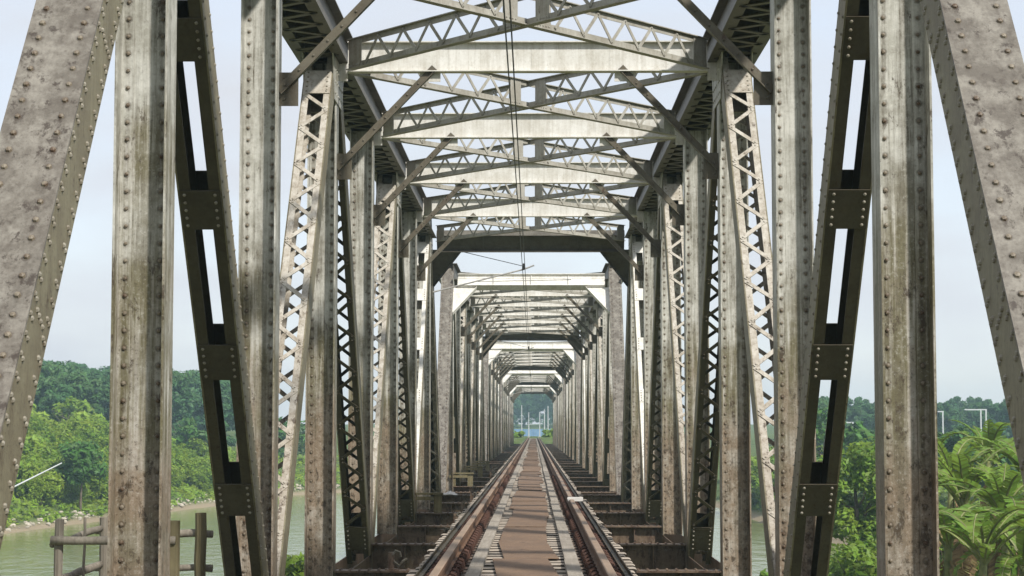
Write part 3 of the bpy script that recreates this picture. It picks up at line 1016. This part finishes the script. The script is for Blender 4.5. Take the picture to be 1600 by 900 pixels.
# timber frames resting on the left floor beams
def timber_frame(loc, lab, sc=1.0):
    t = empty('low_wooden_stand', loc)
    for (x, w_) in ((-0.22, 0.10), (0.24, 0.15)):
        mb = MB(); mb.box(x - w_ / 2, x + w_ / 2, -0.06, 0.06, 0.0, 0.34 * sc); mb.build('upright', M['timber'], t)
    mb = MB(); mb.box(-0.34, 0.16, -0.09, -0.065, 0.24 * sc, 0.31 * sc); mb.build('crosspiece', M['timber'], t)
    mb = MB(); mb.box(-0.3, 0.34, -0.1, 0.1, 0.3405 * sc, 0.38 * sc); mb.build('cap_board', M['timber'], t)
    return tag(t, lab, 'wooden stand', 'wooden stands on the left floor beams')
TFL = ['mossy wooden frame like a low stool on the left floor beam beside the sixth post', 'low wooden frame at the foot of the second span on the left',
       'low wooden frame on the left floor, next beyond the foot of the second span', 'small wooden frame on the left floor deep in the second span']
timber_frame((-2.0, Y0 + 6 * P - 0.05, -1.58), TFL[0])
timber_frame((-1.95, Y0 + PITCH + P, -1.58), TFL[1])
timber_frame((-1.95, Y0 + PITCH + 3 * P, -1.58), TFL[2])
timber_frame((-1.95, Y0 + PITCH + 5 * P, -1.58), TFL[3])
mb = MB(); mb.box(-0.1, 0.1, -0.07, 0.07, 0, 1.0); mb.box(-0.085, 0.085, -0.06, 0.06, 1.0005, 1.02)
tag(mb.build('timber_stub', M['timber'], loc=(-2.44, Y0 + 6 * P + 0.35, -1.72)), 'mossy square timber stub standing behind the low wooden frame on the left', 'timber post')

def rag(loc, lab, s=1.0):
    mb = MB()
    r = random.Random(int(loc[1]))
    n = 9
    for j in range(n):
        for i_ in range(n):
            u_, v_ = i_ / (n - 1) - .5, j / (n - 1) - .5
            rad = math.hypot(u_, v_)
            mb.v.append(((u_ + r.uniform(-.04, .04)) * 0.4 * s, (v_ + r.uniform(-.04, .04)) * 0.3 * s, max(0.004, (0.09 - rad * 0.2 + r.uniform(-.035, .035)) * s)))
    for j in range(n - 1):
        for i_ in range(n - 1):
            mb.f.append((j * n + i_, j * n + i_ + 1, (j + 1) * n + i_ + 1, (j + 1) * n + i_)); mb.mi.append(0)
    o = mb.build('cloth_bundle', M['rag'], loc=loc, smooth=True)
    sm = o.modifiers.new('thick', 'SOLIDIFY'); sm.thickness = 0.006
    return tag(o, lab, 'cloth')
rag((-1.97, Y0 + 8 * P, -1.578), 'crumpled white cloth on the left floor beam at the foot of the second span')
# white wrapped joint on the right rail
mb = MB()
for j, yy in enumerate((-0.06, 0.0, 0.055)):
    mb.box(-0.045 - 0.012 * (j == 1), 0.13 + 0.01 * j, yy - 0.022, yy + 0.022, -0.03, 0.012 + 0.004 * j)
tag(mb.build('rail_strap', M['rag'], loc=(0.566, 25.4, ZR + 0.004)), 'white strap tied across the right rail and guard', 'strap')

# ------------------------------------------------------------ refuge platform outside the left truss
ref = empty('refuge_platform', (0, 0, 0))
tag(ref, 'wooden refuge bay with pole railing outside the left truss above the river', 'platform')
def post(x, y, zt, r, mat, flat=False):
    mb = MB()
    if flat:
        mb.box(x - r, x + r, y - r * .7, y + r * .7, -2.2, zt)
    else:
        n = 7
        mb.tube([(x + rng.uniform(-.006, .006), y, -2.2 + (zt + 2.2) * k / n) for k in range(n + 1)], [r * rng.uniform(.93, 1.06) for _ in range(n + 1)], 9)
    return mb.build('railing_post', mat, ref)
post(-3.75, 15.5, -0.72, 0.036, M['pole'])
post(-2.85, 15.5, -0.73, 0.068, M['timber'], True)
post(-3.76, 17.2, -0.78, 0.045, M['pole'])
post(-2.90, 17.2, -0.74, 0.052, M['timber'])
post(-3.73, 16.3, -0.74, 0.012, M['pole'])
for (a, c_, r, mt) in (((-3.80, 15.45, -0.89), (-2.8, 15.45, -0.88), 0.034, 'pole'), ((-3.80, 15.5, -0.93), (-3.79, 17.3, -0.87), 0.029, 'pole'),
                   ((-3.85, 17.25, -0.91), (-2.8, 17.25, -0.93), 0.034, 'pole'), ((-3.85, 17.25, -1.24), (-2.8, 17.25, -1.23), 0.032, 'pole'),
                   ((-3.80, 15.5, -1.22), (-3.79, 17.3, -1.20), 0.033, 'pole')):
    mb = MB()
    a, c_ = Vector(a), Vector(c_)
    pts = [a.lerp(c_, k / 6) + Vector((0, 0, rng.uniform(-.008, .008))) for k in range(7)]
    mb.tube(pts, [r * rng.uniform(.9, 1.08) for _ in pts], 9)
    mb.build('railing_pole', M[mt], ref, smooth=True)
mb = MB()
for k in range(9):
    mb.box(-3.85, -2.56, 15.35 + k * 0.225, 15.35 + k * 0.225 + 0.2, -1.96, -1.92)
mb.build('floor_boards', M['plank'], ref)
for yy in (15.5, 17.2):
    mb = MB(); mb.box(-3.9, -2.56, yy - 0.06, yy + 0.06, -2.12, -1.965); mb.build('bearer', M['timber'], ref)

# ------------------------------------------------------------ foliage
def quads_obj(name, Q, mat, parent=None, loc=None):
    """Q: (n,4,3) leaf quads"""
    n = len(Q)
    me = bpy.data.meshes.new(name)
    me.vertices.add(n * 4); me.loops.add(n * 4); me.polygons.add(n)
    me.vertices.foreach_set('co', Q.reshape(-1).astype(np.float32))
    me.loops.foreach_set('vertex_index', np.arange(n * 4, dtype=np.int32))
    me.polygons.foreach_set('loop_start', np.arange(0, n * 4, 4, dtype=np.int32))
    me.polygons.foreach_set('loop_total', np.full(n, 4, dtype=np.int32))
    me.materials.append(mat)
    me.update(); me.validate()
    o = bpy.data.objects.new(name, me); COL.objects.link(o)
    if parent is not None: o.parent = parent
    if loc is not None: o.location = loc
    return o

def leaves(centers, normals, size, elong=1.5):
    n = len(centers)
    nn = normals + nrg.normal(0, 0.42, (n, 3))
    nn /= np.linalg.norm(nn, axis=1, keepdims=True) + 1e-9
    t = np.cross(nn, nrg.normal(0, 1, (n, 3)))
    t /= np.linalg.norm(t, axis=1, keepdims=True) + 1e-9
    bt = np.cross(nn, t)
    s = size * nrg.uniform(0.6, 1.35, (n, 1))
    a = t * s * elong * 0.5; b_ = bt * s * 0.33
    return np.stack([centers - a, centers - a * 0.1 - b_, centers + a, centers - a * 0.1 + b_], 1)

def clump_points(c, rad, n, flat=0.75):
    d = nrg.normal(0, 1, (n, 3)); d /= np.linalg.norm(d, axis=1, keepdims=True)
    r = rad * nrg.uniform(0.35, 1.0, (n, 1)) ** 0.6
    p = d * r; p[:, 2] *= flat
    return p + c, d

def crown(center, rx, rz, nclump, per, leaf, croot=0.36):
    """uneven crown: clumps spread over an ellipsoid, leaves in each clump"""
    Ps, Ns = [], []
    for i in range(nclump):
        d = nrg.normal(0, 1, 3); d /= np.linalg.norm(d)
        r = nrg.uniform(0.45, 1.0)
        c = np.array(center) + d * np.array([rx, rx, rz]) * r
        p, n_ = clump_points(c, rx * croot * nrg.uniform(0.6, 1.25), per)
        Ps.append(p); Ns.append(n_ * 0.6 + np.array([0.15, -0.25, 0.65]))
    return leaves(np.concatenate(Ps), np.concatenate(Ns), leaf)

def gh(x, y):
    return float(ground_h(np.array([x]), np.array([y]))[0])

def trunk_mb(h, r, crown_c, rx, rz, nl=7):
    mb = MB()
    pts = [(0, 0, -0.3)]
    k = 6
    ox = oy = 0
    for i in range(1, k + 1):
        ox += rng.uniform(-.04, .04) * h * .3; oy += rng.uniform(-.04, .04) * h * .3
        pts.append((ox, oy, h * i / k))
    mb.tube(pts, [r * (1.25 - 0.9 * i / k) for i in range(k + 1)], 8)
    for i in range(nl):
        zi = rng.uniform(0.5, 0.95)
        p0 = Vector(pts[int(zi * k)])
        t = rng.uniform(0, 6.28)
        p2 = Vector((math.cos(t) * rx * 0.75, math.sin(t) * rx * 0.75, crown_c + rng.uniform(-.3, .7) * rz))
        p1 = p0.lerp(p2, 0.5) + Vector((0, 0, -0.1 * rx))
        mb.tube([p0, p1, p2], [r * .4, r * .25, r * .08], 6)
    return mb

def tree(name, loc, H, rx, rz, mat, lab, leaf, nclump=40, per=60, group=None, cat='tree'):
    t = empty(name, loc)
    cz = H - rz
    trunk_mb(H - rz * 0.6, max(0.08, H * 0.018), cz, rx, rz).build('trunk', M['bark'], t, smooth=True)
    quads_obj('crown', crown((0, 0, cz), rx, rz, nclump, per, leaf), mat, t)
    return tag(t, lab, cat, group)

# -- distant wood, left hill, right side and behind the bridge end: one mass
def wood_mass(name, spots, lab, mat, leaf=0.38):
    Q = []
    for (x, y, H) in spots:
        z = gh(x, y)
        rx = H * nrg.uniform(0.24, 0.33)
        Q.append(crown((x, y, z + H * 0.60), rx, H * 0.40, 26, 150, leaf))
        # leaning branch layers below the crown
        Q.append(crown((x, y, z + H * 0.24), rx * 0.8, H * 0.24, 7, 90, leaf))
    o = quads_obj(name, np.concatenate(Q), mat)
    tag(o, lab, 'woodland', kind='stuff')
    return o
spots = []
for i in range(170):
    y = rng.uniform(205, 300)
    x = rng.uniform(-0.300, -0.155) * y
    if shore_dist(np.array([x]), np.array([y]))[0] < 24: continue
    spots.append((x, y, rng.uniform(8.0, 10.2)))
wood_mass('distant_woodland', spots, 'dark green wooded hill beyond the left river bank', M['forest'])
spots = []
for i in range(100):
    y = rng.uniform(250, 340)
    x = rng.uniform(0.13, 0.275) * y
    spots.append((x, y, rng.uniform(5.2, 7.4)))
wood_mass('distant_woodland', spots, 'hazy wooded ridge beyond the right bank behind the banana plants', M['forest'])
spots = []
for i in range(80):
    y = rng.uniform(540, 610)
    x = rng.uniform(-0.07, 0.07) * y
    spots.append((x, y, rng.uniform(11, 14.5)))
wood_mass('distant_woodland', spots, 'hazy tree line seen through the far end of the bridge', M['forest'])

# -- left bank ground cover
Ps, Ns = [], []
for i in range(5200):
    y = rng.uniform(112, 235)
    x = rng.uniform(-0.31, -0.085) * y
    d = float(shore_dist(np.array([x]), np.array([y]))[0])
    if d < 0.5 or d > 40: continue
    p, n_ = clump_points(np.array([x, y, gh(x, y) + 0.15]), rng.uniform(0.3, 0.7), 22, 0.8)
    Ps.append(p); Ns.append(n_ * .4 + np.array([0.15, -0.3, .8]))
tag(quads_obj('bank_undergrowth', leaves(np.concatenate(Ps), np.concatenate(Ns), 0.24, 2.2), M['shrub']), 'low bright green undergrowth covering the left bank', 'undergrowth', kind='stuff')
# -- right bank ground cover
Ps, Ns = [], []
for i in range(3000):
    y = rng.uniform(30, 230)
    x = rng.uniform(0.10, 0.30) * y
    d = float(shore_dist(np.array([x]), np.array([y]))[0])
    if d < 1.0 or d > 45: continue
    p, n_ = clump_points(np.array([x, y, gh(x, y) + 0.12]), rng.uniform(0.3, 0.7), 12, 0.8)
    Ps.append(p); Ns.append(n_ * .4 + np.array([0.15, -0.3, .8]))
tag(quads_obj('bank_undergrowth', leaves(np.concatenate(Ps), np.concatenate(Ns), 0.3, 1.9), M['bush']), 'green undergrowth covering the right bank below the trees', 'undergrowth', kind='stuff')

# -- shrubs on the left bank, individual copies of three shapes
protos = []
for k in range(3):
    o = empty('bank_shrub', (0, 0, 0))
    quads_obj('foliage', crown((0, 0, 1.3), 1.7, 1.25, 34, 110, 0.21, 0.36), M['shrub'], o)
    mb = MB()
    for j in range(5):
        t = j * 1.26 + k
        mb.tube([(0.1 * math.cos(t), 0.1 * math.sin(t), -0.2), (0.5 * math.cos(t), 0.5 * math.sin(t), 0.8), (1.0 * math.cos(t), 1.0 * math.sin(t), 1.7)], [0.05, 0.035, 0.012], 5)
    mb.build('stem', M['bark'], o)
    protos.append(o)
used = set()
cnt = 0
for i in range(520):
    y = rng.uniform(128, 200)
    x = (rng.uniform(-0.285, -0.21), rng.uniform(-0.285, -0.21), rng.uniform(-0.20, -0.16), rng.uniform(-0.16, -0.10))[i % 4] * y
    d = float(shore_dist(np.array([x]), np.array([y]))[0])
    if d < 2.4 or d > 30 or cnt >= 170: continue
    k = rng.randrange(3)
    if k in used: o = copy_tree(protos[k])
    else: o = protos[k]; used.add(k)
    s = rng.uniform(0.65, 1.2) * (0.8 + min(d, 30) / 30)
    o.location = (x, y, gh(x, y)); o.scale = (s, s, s * rng.uniform(.85, 1.2)); o.rotation_euler = (0, 0, rng.uniform(0, 6.28))
    tag(o, 'bright green shrub on the left river bank below the wooded hill', 'shrub', 'shrubs on the left river bank')
    cnt += 1

for i in range(150):
    y = rng.uniform(144, 205)
    x = rng.uniform(0.105, 0.165) * y
    d = float(shore_dist(np.array([x]), np.array([y]))[0])
    if d < 1.0 or d > 14 or cnt >= 215: continue
    o = copy_tree(protos[rng.randrange(3)])
    s = rng.uniform(0.6, 1.05)
    o.location = (x, y, gh(x, y)); o.scale = (s, s, s * rng.uniform(.85, 1.2)); o.rotation_euler = (0, 0, rng.uniform(0, 6.28))
    tag(o, 'bright green shrub at the water edge on the right bank, seen between the braces', 'shrub', 'shrubs on the right river bank')
    cnt += 1

# -- trees one can tell apart
def at(px, py, d):
    """world point seen at photo pixel (px, py) at distance d along the track"""
    return (0.07 + (px - 834) / 3000 * d, d, (672 - py) / 3000 * d)
def tree_at(px, top, d, rx, rz, lab, mat, leaf, **kw):
    x, y, zt = at(px, top, d)
    z0 = gh(x, y)
    return tree(kw.pop('name', 'leafy_tree'), (x, y, z0), zt - z0, rx, rz, mat, lab, leaf, **kw)
tree_at(128, 692, 148, 1.9, 1.7, 'dark round bush on the left bank, between end post and first post', M['tree'], 0.34, nclump=36, per=60)
tree_at(108, 622, 205, 2.6, 2.6, 'pale feathery tree standing before the dark left wood', M['bush'], 0.5, nclump=26, per=40)
tree_at(292, 645, 200, 2.0, 2.4, 'slender mid green tree left of the first dark diagonal', M['tree'], 0.45, nclump=26, per=46)
tree_at(30, 640, 205, 2.4, 2.6, 'mid green tree behind the left end post', M['tree'], 0.45, nclump=26, per=46)
tree_at(452, 640, 225, 2.6, 3.6, 'mid green tree seen through the laced brace on the left', M['tree'], 0.5, nclump=26, per=46)
# right
tree_at(1338, 668, 74, 1.55, 2.5, 'airy light green tree left of the first right post, above the water', M['bush'], 0.17, nclump=60, per=130)
tree_at(1285, 640, 150, 3.0, 3.4, 'mid green tree behind the dark battened diagonal on the right', M['tree'], 0.42, nclump=34, per=60)
tree_at(1352, 655, 135, 2.8, 3.6, 'mid green tree rising behind the airy tree on the right', M['tree'], 0.40, nclump=34, per=60)
tree_at(1488, 665, 125, 1.5, 2.0, 'dark round tree behind the banana plants at right', M['tree'], 0.34, nclump=30, per=60)
tree_at(1545, 672, 122, 1.6, 2.0, 'dark low tree behind the bananas beside the right end post', M['tree'], 0.34, nclump=30, per=60)
tree_at(1190, 700, 160, 2.6, 3.0, 'mid green tree seen between the laced braces on the right', M['bush'], 0.42, nclump=34, per=60)
tree_at(1215, 872, 44, 0.8, 0.9, 'low bright green shrub at the bottom right, under the laced brace', M['bush'], 0.2, nclump=24, per=40, name='shrub', cat='shrub')
tree_at(455, 868, 62, 1.0, 1.0, 'low bright green shrub at the bottom left, between two braces', M['bush'], 0.22, nclump=24, per=40, name='shrub', cat='shrub')
tree_at(1302, 858, 66, 1.1, 0.9, 'low bright shrub at the foot of the airy tree on the right', M['bush'], 0.17, nclump=30, per=70, name='shrub', cat='shrub')
tree_at(1345, 848, 60, 1.2, 0.9, 'low bright shrub against the left edge of the first right post', M['bush'], 0.17, nclump=30, per=70, name='shrub', cat='shrub')
tree_at(1468, 800, 58, 1.3, 1.3, 'rounded green shrub behind the bananas beside the first right post', M['bush'], 0.17, nclump=34, per=70, name='shrub', cat='shrub')
tree_at(1545, 815, 50, 1.5, 1.3, 'rounded green shrub under the banana leaves at the right edge', M['bush'], 0.17, nclump=34, per=70, name='shrub', cat='shrub')
tree_at(806, 668, 240, 1.1, 1.2, 'small green bush left of the track at the far end', M['bush'], 0.4, nclump=16, per=40, name='shrub', cat='shrub')
tree_at(862, 668, 238, 1.2, 1.3, 'small green bush right of the track at the far end', M['bush'], 0.4, nclump=16, per=40, name='shrub', cat='shrub')

# -- banana plants
def banana_leaf(L, wid, droop, seed, dead=False):
    r = random.Random(seed)
    n = 30
    mb = MB()
    spine = []
    ang = R(62) if not dead else R(-10)
    p = Vector((0, 0, 0))
    for i in range(n + 1):
        spine.append(p.copy())
        ang -= droop / n * (0.4 + 1.3 * i / n)
        p = p + Vector((math.cos(ang), 0, math.sin(ang))) * (L / n)
    mb.tube(spine, [0.03 * (1 - 0.85 * i / n) + 0.004 for i in range(n + 1)], 5, mi=1)
    i0 = 4
    for sg in (-1, 1):
        lag = 0.0
        for i in range(i0, n):
            t = (i - i0) / (n - i0); t2 = (i + 1 - i0) / (n - i0)
            w1 = wid * (math.sin(math.pi * min(1, t * 0.93 + 0.09)) ** 0.55)
            w2 = wid * (math.sin(math.pi * min(0.999, t2 * 0.93 + 0.09)) ** 0.55)
            tear = r.random() < 0.62
            if tear: lag = r.uniform(-0.30, 0.12)
            d = (spine[i + 1] - spine[i]).normalized()
            up = d.cross(Vector((0, 1, 0))); up = -up if up.z < 0 else up
            def edge(base, w_, la):
                return base + Vector((0, sg, 0)) * (w_ * math.cos(la * .5 - .15)) + up * (w_ * (0.22 + la)) + d * (w_ * 0.38)
            gap = 0.3 if tear else 0.0
            a = spine[i]; b_ = spine[i + 1]
            e1 = edge(a.lerp(b_, gap), w1, lag); e2 = edge(b_, w2, lag)
            vs_ = [a, b_, e2, e1]
            mb.raw(vs_, [(0, 1, 2, 3)] if sg > 0 else [(3, 2, 1, 0)], 0)
    return mb
bl = [banana_leaf(L, w_, R(dr), 50 + i).build('leaf', [M['banana'], M['stem']]) for i, (L, w_, dr) in enumerate(((2.2, .20, 95), (1.9, .18, 70), (2.4, .21, 130), (1.6, .17, 50)))]
dl = banana_leaf(1.5, .2, R(85), 99, True).build('leaf', [M['deadleaf'], M['deadleaf']])
usedleaf = set()
def leaf_obj(k):
    src = dl if k == 'd' else bl[k]
    if k in usedleaf:
        o = src.copy(); COL.objects.link(o); return o
    usedleaf.add(k); return src
BAN = [(1500, 775, 42, 'banana plant with broad torn leaves, nearest in the clump by the right end post'),
       (1560, 790, 40, 'banana plant with drooping leaves beside the right end post, lower front of the clump'),
       (1482, 735, 50, 'banana plant with a pale upright leaf next to the first right post'),
       (1540, 715, 52, 'tall banana plant at the middle back of the clump'),
       (1598, 735, 47, 'banana plant half hidden behind the right end post'),
       (1475, 830, 38, 'small banana plant at the lower left of the clump beside the first right post'),
       (1530, 850, 36, 'low banana plant at the bottom edge of the picture on the right'),
       (1590, 860, 37, 'low banana plant at the bottom right corner'),
       (1440, 760, 56, 'banana plant behind the first right post')]
for bi, (px, py, d, lab) in enumerate(BAN):
    x, y, zt = at(px, py, d)
    zg = gh(x, y)
    H = max(0.8, zt - zg - 0.2)
    b_ = empty('banana_plant', (x, y, zg), rng.uniform(0, 6.28))
    mb = MB()
    mb.tube([(0, 0, -0.3), (0.03, 0, H * .4), (0.0, 0.05, H * .8), (0, 0, H + .15)], [0.16, 0.13, 0.10, 0.06], 9)
    mb.build('stem', M['stem'], b_, smooth=True)
    n = 14
    for k in range(n):
        o = leaf_obj(rng.randrange(4))
        o.parent = b_
        o.location = (0, 0, H + rng.uniform(-.25, .12))
        o.rotation_euler = (0, R(rng.uniform(-16, 22)), k * 2.4 + rng.uniform(-.3, .3))
        s = rng.uniform(.75, 1.05); o.scale = (s, s, s)
    for k in range(4):
        o = leaf_obj('d'); o.parent = b_; o.location = (0, 0, H - 0.3); o.rotation_euler = (0, R(rng.uniform(30, 55)), rng.uniform(0, 6.28))
    tag(b_, lab, 'banana plant', 'banana plants on the right bank')

# -- stones along the left waterline
mb = MB()
for i in range(420):
    y = rng.uniform(118, 225)
    k = None
    # x of the shore at y
    xs = float(np.interp(y, [40, 122, 165, 205, 226], [-52, -37, -31, -26.5, -16]))
    x = xs - rng.uniform(0.0, 1.5)
    r = rng.uniform(0.06, 0.22)
    z = gh(x, y)
    c_ = Vector((x, y, z + r * 0.2))
    vs_ = []
    for (lz, lr) in ((-0.4, .8), (0.15, 1.0), (0.6, .55)):
        for q_ in range(6):
            t = q_ * math.pi / 3 + rng.uniform(-.3, .3)
            vs_.append(c_ + Vector((math.cos(t) * r * lr * rng.uniform(.8, 1.2), math.sin(t) * r * lr * rng.uniform(.8, 1.2), lz * r)))
    fs = [(a * 6 + q_, a * 6 + (q_ + 1) % 6, a * 6 + 6 + (q_ + 1) % 6, a * 6 + 6 + q_) for a in range(2) for q_ in range(6)] + [tuple(range(12, 18))]
    mb.raw(vs_, fs)
tag(mb.build('shore_stones', M['rock']), 'pale stones and litter along the left waterline', 'stones', kind='stuff')

# ------------------------------------------------------------ small far things
a, c_ = Vector(at(37, 754, 128)), Vector(at(97, 724, 131))
mb = MB(); mb.tube([a + (a - c_) * 0.6, a, c_], [0.055, 0.055, 0.04], 7)
tag(mb.build('slanting_pole', M['offwhite']), 'long white pole slanting over the bushes on the left bank', 'pole')

def gantry(px0, px1, top, d, lab, two=True):
    x0, y, zt = at(px0, top, d); x1 = at(px1, top, d)[0]
    zg = gh(x1, y)
    g = empty('wire_gantry', (x1, y, zg))
    h = zt - zg
    mb = MB(); mb.box(x0 - x1, 0.1, -0.06, 0.06, h - 0.13, h); mb.build('beam', M['offwhite'], g)
    for xx in ((0.0, -0.55) if two else (0.0,)):
        mb = MB(); mb.box(xx - 0.07, xx + 0.07, -0.07, 0.07, -0.3, h - 0.131); mb.build('mast', M['offwhite'], g)
    tag(g, lab, 'gantry', 'white gantries on the right bank')
gantry(1504, 1537, 640, 205, 'white gantry with two masts above the banana plants')
gantry(1462, 1470, 643, 215, 'white single mast gantry half behind the first right post', False)
gantry(1318, 1330, 660, 215, 'white single mast gantry between the dark diagonal and the first right post', False)

for i, (px, top, lab) in enumerate(((815, 634, 'leftmost tall white pole seen through the far end of the bridge'), (826, 645, 'shorter white pole, second from the left at the far end of the bridge'),
        (843, 645, 'thin white pole right of the track centre at the far end'), (850.5, 640, 'white pole, second from the right at the far end of the bridge'), (856, 635, 'rightmost tall white pole seen through the far end of the bridge'))):
    x, y, zt = at(px, top, 272)
    zg = gh(x, y)
    t = empty('white_mast', (x, y, zg))
    mb = MB(); mb.tube([(0, 0, -0.2), (0, 0, zt - zg)], [0.09, 0.06], 8); mb.build('shaft', M['offwhite'], t)
    mb = MB(); mb.box(-0.16, 0.16, -0.16, 0.16, -0.1, 0.18); mb.build('footing', M['concrete'], t)
    tag(t, lab, 'mast', 'white masts beyond the bridge end')
mb = MB()
zb_ = gh(0, 296)
top = at(0, 671, 296)[2]
for k in range(-14, 15):
    mb.box(k * 1.5 - 0.04, k * 1.5 + 0.04, 296.03, 296.11, zb_ - 3, top + 0.02)
for k in range(-70, 70):
    mb.box(k * 0.3 + 0.01, k * 0.3 + 0.29, 295.985 + 0.02 * (k % 2), 296.02, zb_ - 2.5, top)
tag(mb.build('blue_fence', M['blue']), 'long pale blue sheet fence across the far end of the track', 'fence')

# ------------------------------------------------------------ haze
mb = MB(); mb.box(-365, 365, -95, 645, -10.5, 14.0)
hz = mb.build('haze', None)
hz.data.materials.clear()
m = bpy.data.materials.new('river_haze'); m.use_nodes = True
nt = m.node_tree; nt.nodes.remove(nt.nodes['Principled BSDF'])
pv = nd(nt, 'ShaderNodeVolumePrincipled')
pv.inputs['Color'].default_value = (0.62, 0.88, 0.95, 1)
pv.inputs['Density'].default_value = 0.0007
pv.inputs['Anisotropy'].default_value = 0.2
nt.links.new(pv.outputs[0], nt.nodes['Material Output'].inputs['Volume'])
hz.data.materials.append(m)
tag(hz, kind='stuff', label='thin pale blue river haze', cat='haze')
